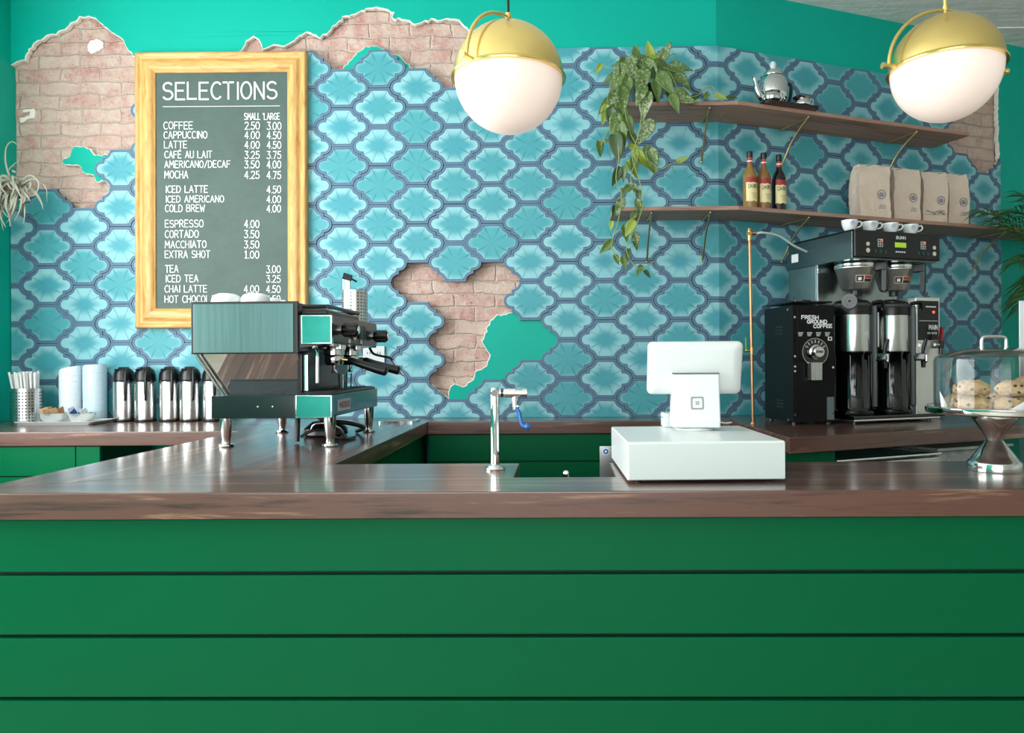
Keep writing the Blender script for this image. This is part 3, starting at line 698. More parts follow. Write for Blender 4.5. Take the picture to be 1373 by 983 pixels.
def ring_prism(mb, o_, i_, y0, y1):
    n = len(o_); v = []
    for pts, y in ((o_, y0), (i_, y0), (i_, y1), (o_, y1)): v.append([mb.b.verts.new(mb.X @ Vector((p[0], y, p[1]))) for p in pts])
    for a, b in ((0, 1), (1, 2), (2, 3), (3, 0)):
        for k in range(n): mb.b.faces.new([v[a][k], v[a][(k + 1) % n], v[b][(k + 1) % n], v[b][k]])
TILT = math.radians(16)
# the shell leans back (top towards the barista)
mb = MB(); mb.X = Matrix.Translation((0, -.010, .168)) @ Matrix.Rotation(TILT, 4, 'X')
hw, hh = .128, .074
o1 = rrect(0, 0, hw, hh, .014); o2 = rrect(0, 0, hw - .004, hh - .004, .012); o3 = rrect(0, 0, hw - .024, hh - .022, .008); o0 = rrect(0, 0, hw - .003, hh - .003, .012)
lay = [(o0, .014), (o1, .010), (o1, .0), (o2, -.006), (o3, -.013)]
rows = [[mb.b.verts.new(mb.X @ Vector((p[0], y, p[1]))) for p in pts] for pts, y in lay]
for a, b in zip(rows, rows[1:]):
    for k in range(len(a)): mb.b.faces.new([a[k], a[(k + 1) % len(a)], b[(k + 1) % len(a)], b[k]])
mb.b.faces.new(rows[0]); mb.b.faces.new(rows[-1][::-1])
mb.build('tablet_shell', WHITE, root, 50)
mb = MB(); mb.X = Matrix.Translation((0, -.010, .168)) @ Matrix.Rotation(TILT, 4, 'X')
mb.bx(-hw + .012, hw - .012, .0142, .0155, -hh + .01, hh - .01); mb.build('screen', BLACKG, root)
mb = MB(); mb.bx(-.063, .063, -.0335, -.012, n1 - .0005, n1 + .0022); mb.build('slot', M('dark_slot', '5C625F', .6, var=0), root, 0)
# square emblem on the upright's back
LOGO = M('grey_emblem', '8E9491', .4, var=0)
# back face leans: find its height/offset at the emblem
yl = lambda z: -.046 + (.014) * max(0, z - (n0 + .02)) / (n1 - n0 - .02)
ang = math.atan2(.014, n1 - n0 - .02)
mb = MB(); mb.X = Matrix.Translation((.002, yl(.075) - .0006, .075)) @ Matrix.Rotation(-ang, 4, 'X')
ring_prism(mb, rrect(0, 0, .0175, .0175, .0045), rrect(0, 0, .0128, .0128, .0022), 0, .0006)
for ix in (-1, 1):
    for iz in (-1, 1): mb.bx(ix * .0027 - .0022, ix * .0027 + .0022, 0, .0006, iz * .0027 - .0022, iz * .0027 + .0022)
mb.build('emblem', LOGO, root, 0)
rp = on(893, 573.5, zd)
root = thing('card_reader', 'small white card reader box tucked behind the tablet stand', 'card reader', (rp.x + .005, rp.y + .03, zd))
mb = MB(); mb.bx(-.012, .06, -.03, .03, 0, .041, bev=.004, seg=3); mb.build('body', WHITE, root)
mb = MB(); mb.bx(-.0125, .0, -.02, .02, .026, .028); mb.build('slot', MATS['dark_slot'], root)
a = on(964, 565, zd)
mb = MB(); mb.tube(smooth_path([(0, 0, .0), (.025, .02, .012), (.05, .05, .010), (.075, .075, .0035), (.10, .1, .003)]), .0026, 8)
tag(mb.build('till_cable', WHITE, None, loc=(cb.x + .035, cb.y + .045, zd + .003)), 'short white cable looping out behind the tablet stand', 'cable')

# ------------------------------------------------------------------ pendant lamps
OPAL = NT('opal_glass'); OPAL.set(Base_Color=lin('F2DFD5'), Roughness=.22); OPAL.p.inputs['Emission Color'].default_value = lin('FFE9DC'); OPAL.p.inputs['Emission Strength'].default_value = .30
OPAL.p.inputs['Subsurface Weight'].default_value = .0; OPAL = OPAL.m
def pendant(c, label, cord, ring_ang):
    R_ = .137
    root = thing('pendant_lamp', label, 'pendant lamp', c, 0, 'globe pendants over the bar')
    mb = MB(); n = 40
    mb.lathe([(R_ * math.sin(a), -R_ * math.cos(a)) for a in [pi * .56 * k / 24 for k in range(25)]], 48); mb.build('globe', OPAL, root)
    ro = R_ + .004
    mb = MB(); pr = [(R_ + .0006, -.002), (ro + .005, -.002), (ro + .006, .001), (ro + .004, .004)] + [(ro * math.cos(a), ro * math.sin(a)) for a in [math.radians(3 + 87 * k / 20) for k in range(21)]]
    pr[-1] = (0, ro); mb.lathe(pr, 56); mb.build('brass_cap', BRASS, root)
    ar = ro + .022
    mb = MB()
    if True:
        Rz = Matrix.Rotation(ring_ang, 4, 'Z'); mb.X = Rz
        pts = [(ar * math.cos(a), 0, ar * math.sin(a) * .965) for a in [math.radians(-1 + 182 * k / 40) for k in range(41)]]
        mb.tube(pts, .0046, 10)
    mb.build('hanging_arm', BRASS, root)
    for s_ in (1, -1):
        mb = MB(); mb.X = Matrix.Rotation(ring_ang, 4, 'Z'); mb.cyl((s_ * (R_ + .004), 0, .002), (s_ * (ar + .012), 0, .002), .006); mb.cyl((s_ * (ar + .012), 0, .002), (s_ * (ar + .018), 0, .002), .0085); mb.build('pivot_knob', BRASS, root)
    mb = MB(); zc = ar * .965; mb.cyl((0, 0, ro - .002), (0, 0, zc + .01), .0055); mb.cyl((0, 0, zc - .002), (0, 0, zc + .010), .0078); mb.build('stem', BRASS, root)
    H = CEIL - .006 - c[2]
    if cord: mb = MB(); mb.cyl((0, 0, zc + .009), (0, 0, H - .025), .0035, seg=10); mb.build('cord', BLACK, root)
    else: mb = MB(); mb.cyl((0, 0, zc + .009), (0, 0, H - .025), .0055, seg=12); mb.build('rod', BRASS, root)
    mb = MB(); mb.lathe([(0, H), (.06, H), (.06, H - .012), (.05, H - .02), (.012, H - .028), (0, H - .028)], 32); mb.build('ceiling_rose', BRASS, root)
c1 = at(682, 106, 1.85); c2 = at(1268, 93, 1.95)
pendant(c1, 'opal globe pendant with brass cap on a black cord in front of the tiled wall', True, math.radians(237))
pendant(c2, 'opal globe pendant with brass cap on a brass rod near the ceiling at right', False, math.radians(8))

# ------------------------------------------------------------------ espresso machine
MX, MY = -1.0, 2.42
root = thing('espresso_machine', 'two-group steel espresso machine on four legs on the arm of the bar', 'espresso machine', (MX, MY, T))
ML = .60
NAVY = M('dark_blue_grey_enamel', '17303A', .25, var=.03, coat=.3)
DARKM = M('dark_metal', '1B1D1F', .3, .6, var=.05)
leg = MB(); leg.lathe([(0, 0), (.024, 0), (.026, .004), (.024, .009), (.0145, .012), (.0145, .030), (.0165, .033), (.0215, .103), (0, .103)], 28)
lg = leg.build('leg', POLISH, root); lg.location = (-.163, .055, 0)
for x, y in ((.195, .055), (-.163, .55), (.195, .55)):
    c = lg.copy(); COL.objects.link(c); c.parent = root; c.location = (x, y, 0)
mb = MB(); mb.bx(-.185, .218, .004, ML, .103, .178, bev=.004); mb.build('base_tray', NAVY, root)
mb = MB(); mb.bx(-.186, .098, -.004, .006, .101, .178, bev=.003); rear = mb.build('tray_end_panel', M('black_enamel', '070B0C', .18, var=0, coat=.4), root)
for x in (-.028, .022):
    mb = MB(); mb.cyl((x, -.0035, .141), (x, -.0062, .141), .0028, seg=10); mb.build('panel_screw', STEEL, rear)
mb = MB(); mb.bx(.099, .222, -.007, .007, .101, .179, bev=.004); cap = mb.build('mirror_end_cap', M('polished_edge', 'DDE0DF', .10, 1, var=0), root)
TEAL_REFL = M('teal_reflection_tint', '0B7C6E', .2, .5, var=.1, vscale=18)  # steel cap faces: reflection of a teal wall put into the base colour
mb = MB(); mb.bx(.103, .218, -.0082, -.0072, .105, .175); mb.build('teal_reflection_face', TEAL_REFL, cap)
mb = MB(); mb.bx(.2182, .2195, .07, .215, .118, .158); pl = mb.build('name_plate', M('pale_plate', 'B9BEC0', .4, var=0), root)
mb = MB(); write(mb, 'MARZOCCO', (.2195, .082, .130), (0, 1, 0), (0, 0, 1), .018, .12, sw=.2); mb.build('name_lettering', M('red_ink', 'B0202E', .5, var=0), pl, 0)
# upper body with rear panels
mb = MB(); mb.bx(-.250, .106, .012, ML, .324, .490, bev=.004); mb.build('boiler_body', M('black_case', '0D0F10', .35, var=0), root)
mb = MB(); mb.bx(-.253, .108, -.004, .0125, .318, .494, bev=.003); ed = mb.build('side_panel_edge', MATS['black_case'], root)
mb = MB(); mb.bx(-.243, .094, -.0075, -.0038, .322, .486, bev=.0015); mb.build('side_panel', brushed('brushed_panel', '5A7472', .33, 2), ed)
# mirror-black lower rear panel leaning between the tray and the upper body
mb = MB(); mb._add([(x, y + dy, z) for dy in (0, .005) for x, y, z in ((-.247, .020, .322), (.098, .020, .322), (.098, .075, .1785), (-.178, .075, .1785))], [(0, 1, 2, 3), (7, 6, 5, 4), (0, 4, 5, 1), (1, 5, 6, 2), (2, 6, 7, 3), (3, 7, 4, 0)]); mb.build('lower_side_panel', M('dark_mirror', 'B4B8B6', .03, 1, var=0), root)
mb = MB()
for dx in (0, .016): mb.tube([(-.252 + dx, .016, .325), (-.180 + dx, .066, .176)], .0042, 8)
mb.build('panel_strut', CHROME, root)
mb = MB(); mb.bx(.094, .106, .030, .05, .176, .322); mb.bx(.106, .125, .05, .06, .185, .322); mb.build('panel_post', DARKM, root)
mb = MB(); mb.bx(.109, .124, .044, .0495, .19, .315, bev=.002); mb.build('polished_post', POLISH, root)
mb = MB(); mb.bx(-.18, .10, .085, ML - .02, .178, .324); mb.build('inner_housing', DARKM, root)
# group head housing on the barista side
mb = MB(); mb.prism([(.106, .336), (.214, .352), (.219, .36), (.219, .440), (.214, .448), (.106, .448)], .008, ML - .01, 'xz'); mb.build('group_housing', M('brown_grey_metal', '3E3B3B', .28, .7, var=.15, vscale=20), root)
mb = MB(); mb.bx(.120, .223, -.006, .009, .349, .447, bev=.003); cap = mb.build('mirror_end_cap', MATS['polished_edge'], root)
mb = MB(); mb.bx(.124, .219, -.0072, -.0062, .353, .443); mb.build('teal_reflection_face', TEAL_REFL, cap)
mb = MB(); mb.bx(.105, .215, ML - .01, ML + .002, .347, .448, bev=.003); mb.build('end_cap', NAVY, root)
mb = MB(); mb.bx(.110, .20, .02, .40, .447, .466, bev=.006); mb.tube(smooth_path([(.113, .03, .478), (.19, .035, .478), (.198, .06, .478), (.198, .36, .478), (.19, .39, .478), (.113, .395, .478)], 6), .007, 8); mb.build('cup_rail', M('black_rail', '111315', .3, .3, var=0), root)
def knob(y, z, x0=.219):
    mb = MB(); mb.cyl((x0 - .004, y, z), (x0 + .012, y, z), .014); mb.build('knob_stem', CHROME, root)
    mb = MB(); mb.X = Matrix.Translation((x0 + .008, y, z)) @ Matrix.Rotation(pi / 2, 4, 'Y')
    pr = [(0, 0), (.019, 0), (.022, .004), (.023, .03), (.021, .052), (.016, .056), (0, .056)]
    mb.lathe(pr, 24)
    for k in range(8):
        a = 2 * pi * k / 8; mb.cyl((.0215 * math.cos(a), .0215 * math.sin(a), .006), (.0205 * math.cos(a), .0205 * math.sin(a), .05), .004, seg=8)
    mb.build('steam_knob', BLACK, root)
    mb = MB(); mb.cyl((x0 + .0635, y, z), (x0 + .066, y, z), .0135); mb.build('knob_cap', POLISH, root)
knob(.10, .400); knob(.52, .392)
for y in (.25,):
    mb = MB(); mb.cyl((.216, y, .40), (.226, y, .40), .030, seg=32); g = mb.build('pressure_gauge', CHROME, root)
    mb = MB(); mb.cyl((.2262, y, .40), (.2268, y, .40), .025, seg=32); mb.build('gauge_face', M('dark_gauge', '22282A', .2, var=0), g)
mb = MB()
for y in (.33, .38): mb.bx(.212, .232, y - .018, y + .018, .375, .425, bev=.004)
mb.build('switch_box', BLACK, root)
for y in (.35, .20):
    mb = MB(); mb.bx(.218, .225, y - .006, y + .006, .357, .372, bev=.002); mb.build('rocker_switch', WHITE, root)
for y in (.20, .40):
    mb = MB(); mb.lathe([(0, .330), (.034, .330), (.036, .32), (.036, .300), (.032, .296), (0, .296)], 28, (.165, y, .015)); mb.bx(.13, .20, y - .03, y + .03, .33, .36, bev=.006); mb.build('group_head', POLISH, root)
    mb = MB(); mb.lathe([(0, .298), (.031, .298), (.034, .292), (.033, .270), (.026, .262), (0, .26)], 28, (.165, y, .015)); mb.tube([(.165, y, .278), (.165, y, .262), (.158, y, .25)], [.008, .007, .005], 8); mb.tube([(.165, y, .262), (.174, y, .25)], [.007, .005], 8); pf = mb.build('portafilter', CHROME, root)
    mb = MB(); mb.cyl((.196, y, .298), (.222, y, .296), .0085); mb.build('handle_collar', BRASS, pf)
    mb = MB(); mb.tube([(.215, y, .297), (.225, y, .294), (.26, y, .281), (.32, y, .262), (.352, y, .254), (.358, y, .252)], [.008, .0125, .0135, .0165, .0175, .012], 14); mb.build('handle', BLACK, pf)
mb = MB(); mb.ball((.15, .035, .342), .011); mb.tube(smooth_path([(.15, .035, .342), (.160, .03, .325), (.163, .028, .305)]), .0045, 8); mb.build('steam_arm', CHROME, root)
mb = MB(); mb.tube([(.163, .028, .308), (.1625, .026, .225)], .0055, 10); mb.ball((.1625, .026, .222), .0058); mb.build('steam_wand', M('white_wand', 'E4E6E6', .3, var=0), root)
mb = MB(); mb.tube(smooth_path([(.20, .55, .345), (.218, .54, .322), (.25, .54, .312), (.285, .535, .305), (.302, .53, .290)]), .0052, 10); mb.build('steam_arm', BLACK, root)
mb = MB(); mb.tube([(.300, .53, .292), (.345, .52, .232)], .0048, 10); mb.build('steam_wand', POLISH, root)
mb = MB(); mb.bx(.108, .214, .02, ML - .02, .1785, .186, bev=.002)
for k in range(11): mb.bx(.112, .21, .045 + k * .05, .051 + k * .05, .186, .189)
mb.build('drip_grate', DARKM, root)
for y, r, h in ((.30, .018, .055), (.36, .018, .055)):
    mb = MB(); mb.lathe([(0, 0), (r * .85, 0), (r, h), (r - .0015, h), (r * .85 - .0015, .003), (0, .003)], 20)
    tag(mb.build('shot_glass', GLASS, None, loc=(MX + .165, MY + y, T + .1895)), ('small clear shot glass on the drip tray nearer the steel side panel' if y < .33 else 'small clear shot glass on the drip tray farther from the steel side panel'), 'glass', 'shot glasses on the drip tray')
# hoses and tangle under the machine
for nm, lab, mat, pts, r in (
    ('drain_hose', 'thick black hose standing on the worktop under the espresso machine', BLACK, [(.045, .16, .092), (.045, .155, .05), (.045, .15, .006)], .010),
    ('power_cord', 'black cord looping on the worktop under the espresso machine', BLACK, [(.05, .175, .02), (.09, .19, .042), (.14, .21, .038), (.175, .2, .015), (.20, .22, .006), (.21, .30, .006)], .0055),
    ('water_hose', 'braided steel hose looping under the espresso machine', STEEL, [(.06, .25, .03), (.08, .24, .060), (.13, .24, .062), (.165, .25, .045), (.175, .27, .018), (.17, .30, .0055), (.15, .33, .0055)], .0050),
    ('drain_hose', 'black hose sagging from the tray to the back beneath the machine', BLACK, [(.06, .30, .092), (.10, .29, .07), (.18, .33, .055), (.21, .42, .03), (.16, .50, .0085)], .0085)):
    mb = MB(); mb.tube(smooth_path(pts, 8), r, 10); tag(mb.build(nm, mat, None, loc=(MX, MY, T)), lab, 'hose')
mb = MB(); mb.lathe([(0, 0), (.075, 0), (.085, .008), (.082, .03), (.05, .055), (0, .06)], 28)
tag(mb.build('pump_motor', MATS['black_case'], None, loc=(MX + .06, MY + .42, T)), 'round black pump housing on the worktop under the espresso machine', 'pump')
# cups on the machine, canister with tools
cup_pr = [(0, 0), (.026, 0), (.028, .003), (.038, .016), (.043, .034), (.0445, .050), (.0425, .050), (.041, .034), (.036, .017), (.024, .006), (0, .006)]
def upside(pr): h = max(z for r, z in pr); return [(r, h - z) for r, z in pr]
def cup_up(loc, lab, rz):
    r_ = thing('cup', lab, 'cup', loc, rz, 'upturned cups on the espresso machine')
    r_.scale = (1.08, 1.08, .82)
    mb = MB(); mb.lathe([(0, 0.006), (.024, .006), (.036, .017), (.041, .034), (.0425, 0), (.0445, 0), (.0455, .012), (.044, .030), (.039, .042), (.030, .048), (.027, .0482), (.026, .050), (0, .050)][4:] if True else cup_pr, 32); mb.build('bowl', CERAMIC, r_)
    mb = MB(); mb.tube(smooth_path([(.042, 0, .012), (.058, 0, .012), (.064, 0, .024), (.056, 0, .034), (.038, 0, .034)], 6), .0042, 8); mb.build('handle', CERAMIC, r_)
zt_ = T + .4905
q = at(302, 403, MY + .11); cup_up((q.x, MY + .12, zt_), 'upturned white cup on the espresso machine, leftmost of the three', 2.2)
q = at(341, 403, MY + .11); cup_up((q.x, MY + .12, zt_), 'upturned white cup in the middle of the three on the espresso machine', 2.0)
q = at(362, 404, MY + .3); cup_up((q.x, MY + .30, zt_), 'upturned white cup behind, rightmost on the espresso machine, handle out', -.2)
q = at(474, 424, MY + .50)
mb = MB(); mb.bx(-.055, .055, -.06, .06, 0, .006, bev=.002)
zc = .4405
root = thing('tool_canister', 'perforated steel canister on top of the espresso machine, holding a tool', 'canister', (MX + .155, MY + .50, T + .4488))
R_ = .050; Hc = .128
mb = MB(); mb.lathe([(0, .0), (R_, 0), (R_, Hc), (R_ + .0015, Hc + .001), (R_ - .002, Hc), (R_ - .002, .002), (0, .002)], 40); mb.build('canister_wall', STEEL, root)
def dots(R, z0, z1, nz, nphi, rd, groups=None):
    mb = MB()
    for i in range(nphi):
        a = 2 * pi * i / nphi
        if groups and not groups(i): continue
        for k in range(nz):
            z = z0 + (z1 - z0) * k / (nz - 1); c_ = Vector((math.cos(a), math.sin(a), 0)); tn = Vector((-math.sin(a), math.cos(a), 0)); p = c_ * (R + .0004) + Vector((0, 0, z))
            mb._add([p + tn * rd * math.cos(b) + Vector((0, 0, 1)) * rd * math.sin(b) for b in [2 * pi * j / 8 for j in range(8)]], [tuple(range(8))])
    return mb
HOLE = M('punched_hole', '14171A', .8, var=0)
dots(R_, .012, .115, 9, 24, .0030, lambda i: i % 4 != 3).build('perforations', HOLE, root, 0)
root = thing('milk_thermometer', 'steel clip thermometer sticking up from the perforated canister', 'thermometer', (MX + .130, MY + .485, T + .451))
mb = MB(); mb.cyl((0, 0, 0), (-.006, 0, .145), .003); mb.bx(-.018, .010, -.005, .006, .12, .172, bev=.002); mb.build('clip_stem', POLISH, root)
mb = MB(); mb.X = Matrix.Translation((.0, -.003, .178)) @ Matrix.Rotation(.3, 4, 'Y'); mb.bx(-.018, .018, -.005, .008, -.012, .014, bev=.002); mb.cyl((.01, 0, 0), (.042, 0, -.006), .004); mb.build('dial_head', DARKM, root)
# power socket on the tiles and the little rinse tray
q = at(501, 480, D - .012)
root = thing('wall_socket', 'white double socket plate on the tiles behind the espresso machine', 'socket', (q.x, D - .0005, q.z))
mb = MB(); mb.bx(-.055, .055, -.009, 0, -.06, .06, bev=.003); mb.build('plate', M('socket_white', 'D3DADA', .35, var=0), root)
mb = MB()
for dx in (-.026, .026):
    for dz in (-.025, .025):
        mb.bx(dx - .008, dx - .005, -.0096, -.0088, dz - .006, dz + .006); mb.bx(dx + .005, dx + .008, -.0096, -.0088, dz - .006, dz + .006)
mb.build('socket_slots', BLACK, root, 0)
q0 = on(505, 569.5); q1 = on(547, 564)
root = thing('rinse_tray', 'flat steel rinse tray let into the worktop behind the espresso machine', 'rinse tray', (q0.x + .07, 3.47, T))
mb = MB(); o1 = rrect(0, 0, .085, .085, .012); i1 = rrect(0, 0, .072, .072, .008)
mb.X = Matrix.Rotation(-pi / 2, 4, 'X'); ring_prism(mb, o1, i1, -.008, 0); mb.X = Matrix.Identity(4); mb.bx(-.073, .073, -.073, .073, .0002, .002); mb.build('tray_rim', POLISH, root)
mb = MB()
for k in range(9): mb.bx(-.07, .07, -.064 + k * .0155, -.060 + k * .0155, .002, .006)
mb.build('grille', STEEL_X, root)

# ------------------------------------------------------------------ left worktop: carafes, sleeves, straws, tray, bowls
root = thing('thermal_carafe', 'steel thermal carafe with black lid, leftmost of the row', 'carafe', (0, 0, 0), 0, 'row of thermal carafes')
mb = MB(); mb.lathe([(0, 0), (.047, 0), (.049, .003), (.049, .010), (.047, .013), (0, .013)], 36); mb.build('base_ring', BLACK, root)
mb = MB(); mb.lathe([(.0472, .012), (.0478, .016), (.0478, .196), (.046, .200)], 40); mb.build('body', brushed('carafe_steel', 'D8D9D6', .24), root)
mb = MB(); mb.lathe([(.047, .197), (.0485, .200), (.0488, .212), (.0478, .216), (.0475, .230), (.043, .247), (.036, .258), (.026, .264), (.024, .266), (.022, .270), (0, .272)], 40); mb.build('lid', BLACK, root)
mb = MB(); mb.tube(smooth_path([(.030, -.012, .262), (.044, -.022, .252), (.054, -.030, .228), (.056, -.032, .19), (.054, -.031, .15), (.050, -.029, .118), (.046, -.027, .108)]), [.008] * 10 + [.0078] * 25 + [.0065] * 14, 10); mb.build('handle', BLACK, root)
mb = MB(); mb.bx(-.012, .012, -.044, -.02, .252, .262, bev=.004); mb.build('thumb_lever', BLACK, root)
cx_ = [(166.5, 'leftmost of the row, beside the cup sleeves'), (197, 'second from the left in the row'), (228, 'third from the left in the row'), (257, 'fourth from the left, next to the partly hidden one'), (286, 'rightmost of the row, half hidden by the espresso machine')]
car0 = root
for i, (px, lab) in enumerate(cx_):
    q = at(px, 560, 3.575); L = (q.x, 3.575 - .012 * (i % 2), T); lab = 'steel thermal carafe with black lid, ' + lab
    if i == 0: car0.location = L; car0['label'] = lab; car0.rotation_euler = (0, 0, -.4)
    else: dup(car0, lab, L, (-.5, -.4, -.35, -.5)[i - 1])
q = at(36, 560, 3.50)
straw_xy = (q.x, 3.50)
root = thing('straw_holder', 'perforated steel canister full of white wrapped straws by the left wall', 'canister', (q.x, 3.50, T))
R_ = .066; Hc = .17
mb = MB(); mb.lathe([(0, 0), (R_, 0), (R_, Hc), (R_ + .0015, Hc + .001), (R_ - .002, Hc), (R_ - .002, .002), (0, .002)], 44); mb.build('canister_wall', STEEL, root)
dots(R_, .014, .150, 10, 32, .0036, lambda i: i % 8 not in (6, 7)).build('perforations', HOLE, root, 0)
mb = MB(); mb.cyl((0, 0, .0), (0, 0, .238), .0050, seg=8); s0 = mb.build('paper_straw', PAPERW)
rs = random.Random(5); spots = []
for k in range(38):
    rr_ = .056 * math.sqrt((k + .5) / 38); a = k * 2.39996; spots.append((rr_ * math.cos(a), rr_ * math.sin(a)))
for k, (x, y) in enumerate(spots):
    o = s0 if k == 0 else s0.copy()
    if k: COL.objects.link(o)
    o.location = (straw_xy[0] + x * .68 + .008, straw_xy[1] + y * .68, T + .0035 + rs.uniform(0, .012))
    o.rotation_euler = (-y * 1.3, x * 1.3 - .07 - (.05 if x < -.03 else 0), 0)
    tag(o, 'white paper-wrapped straw standing in the perforated steel canister', 'straw', 'wrapped straws in the steel canister')
SLEEVE = M('cup_sleeve_plastic', 'E3EEF3', .35, var=.03, vscale=12)
SLEEVE2 = M('cup_sleeve_blue', 'C9E0EC', .3, var=.05, vscale=12)
q = at(95, 560, 3.60)
root = thing('cup_sleeve', 'white sleeve of stacked cups with a slanting top, beside the straws', 'cup sleeve', (q.x, 3.60, T))
def sleeve(mb, r, h, slant):
    n = 36; rows = []
    for k in range(n):
        pass
    mb.lathe([(0, 0), (r, 0), (r, h * .1), (r * .985, h * .35), (r, h * .6), (r * .99, h * .95), (r * .9, h), (0, h)], n)
    for v in mb.b.verts:
        if v.co.z > h * .9: v.co.z += slant * v.co.x / r
mb = MB(); sleeve(mb, .0500, .268, .012); mb.build('sleeve_body', SLEEVE, root)
mb = MB()
for k in range(8): mb.lathe([(.0500, .02 + .03 * k), (.0508, .0215 + .03 * k), (.0500, .023 + .03 * k)], 36)
mb.build('cup_rims', SLEEVE, root)
q = at(127.5, 560, 3.61)
root = thing('cup_sleeve', 'taller pale blue sleeve of stacked cups beside the first carafe', 'cup sleeve', (q.x, 3.61, T))
mb = MB(); sleeve(mb, .0530, .283, .003); mb.build('sleeve_body', SLEEVE2, root)
mb = MB()
for k in range(8): mb.lathe([(.0530, .02 + .032 * k), (.0538, .0215 + .032 * k), (.0530, .023 + .032 * k)], 36)
mb.build('cup_rims', SLEEVE2, root)
q = on(88, 566)
TRX, TRY = at(88, 563, 3.455).x, 3.45
root = thing('serving_tray', 'low white rectangular tray carrying two steel bowls of sachets', 'tray', (TRX, TRY, T), math.radians(2))
mb = MB(); o1 = rrect(0, 0, .165, .075, .012); o2 = rrect(0, 0, .185, .092, .016)
rows = []
for pts, z in ((o1, 0), (o2, .016), (rrect(0, 0, .183, .090, .016), .017), (rrect(0, 0, .163, .073, .012), .003)):
    rows.append([mb.b.verts.new((p[0], p[1], z)) for p in pts])
for a, b in zip(rows, rows[1:]):
    for k in range(len(a)): mb.b.faces.new([a[k], a[(k + 1) % len(a)], b[(k + 1) % len(a)], b[k]])
mb.b.faces.new(rows[0][::-1]); mb.b.faces.new(rows[-1]); mb.build('tray_body', WHITE, root, 40)
mb = MB(); mb.prism(rrect(0, 0, .162, .072, .011), .0033, .0037); mb.build('tray_liner', PAPERW, root)
bowl_pr = [(0, 0), (.030, 0), (.034, .004), (.052, .022), (.061, .046), (.0625, .048), (.060, .047), (.050, .023), (.032, .006), (0, .005)]
def packet(mb, w_, h_):
    mb.prism([(-w_ / 2, 0), (w_ / 2, 0), (w_ / 2, h_), (-w_ / 2, h_)], -.0012, .0012, 'xz')
    return mb
for nm, px, mats, lab in (('brown', 72, ('BE8E63', 'D8B48C'), 'left of the two'), ('white', 109, ('E8EEF4', '3E63A8'), 'right of the two')):
    q = at(px, 560, 3.455)
    root = thing('steel_bowl', 'small polished steel bowl of %s sachets on the white tray, %s' % (nm, lab), 'bowl', (q.x, 3.455, T + .0038), 0, 'steel bowls on the white tray')
    mb = MB(); mb.lathe(bowl_pr, 40); mb.build('bowl_body', POLISH, root)
    for k in range(9 if nm == 'brown' else 7):
        mb = MB(); packet(mb, .046, .056)
        x = -.040 + k * (.080 / (8 if nm == 'brown' else 6)); lean = rs.uniform(-.45, .1) if nm == 'brown' else rs.uniform(-.9, .9)
        mt = M('sachet_' + nm + str(k % 2), mats[k % 2] if nm == 'brown' or k % 3 == 1 else mats[0], .6, var=.12, vscale=60)
        o = mb.build('sugar_sachet' if nm == 'brown' else 'sweetener_sachet', mt)
        o.location = (q.x + x * .9, 3.455 + rs.uniform(-.012, .012), T + .015 + abs(x) * .35); o.rotation_euler = (rs.uniform(-.2, .2), lean, 1.15 + rs.uniform(-.25, .25))
        o.scale = (.75, 1, .95)
        tag(o, ('brown paper sugar sachet standing in the left steel bowl' if nm == 'brown' else 'white or blue sweetener sachet lying in the right steel bowl'), 'sachet', nm + ' sachets in a steel bowl')

# ------------------------------------------------------------------ water pipe behind the till
q = on(1009.5, 568); top = at(1005, 312, q.y)
root = thing('water_pipe', 'upright copper water pipe with brass head and small green valve handle beside the grinder', 'pipe', (q.x, q.y, T))
dx, hz = top.x - q.x, top.z - T
mb = MB(); mb.tube([(0, 0, 0), (dx * .5, 0, hz * .5), (dx, 0, hz)], .0072, 12); mb.build('copper_tube', COPPER, root)
mb = MB(); mb.cyl((dx, 0, hz - .035), (dx, 0, hz + .008), .0105, seg=16); mb.cyl((dx, 0, hz - .012), (dx, 0, hz + .002), .0135, seg=6); mb.cyl((dx, 0, hz + .006), (dx, 0, hz + .018), .012, .010, 16); mb.cyl((dx, 0, hz - .002), (dx + .03, 0, hz - .004), .0075); mb.build('brass_head', M('brass_fitting', 'C9A266', .25, 1, var=.05), root)
zv = at(1007, 470, q.y).z - T; xv = dx * zv / hz
mb = MB(); mb.cyl((xv, 0, zv - .016), (xv, 0, zv + .014), .0095, seg=8); mb.cyl((xv, 0, zv), (xv - .022, 0, zv), .0055); mb.ball((xv - .023, 0, zv), .0065, 10); mb.build('valve_body', MATS['brass_fitting'], root)
mb = MB(); mb.tube([(xv - .022, 0, zv), (xv - .026, -.004, zv + .008), (xv - .028, -.006, zv + .058)], [.003, .0042, .003], 8, flat=.5); mb.build('valve_handle', M('green_handle', '5FA843', .4, var=0), root)
mb = MB(); mb.lathe([(0, 0), (.014, 0), (.012, .006), (.006, .008)], 18, (0, 0, .0)); mb.build('floor_flange', COPPER, root)
pipe_tip = _v(q.x + dx + .03, q.y, T + hz - .004)

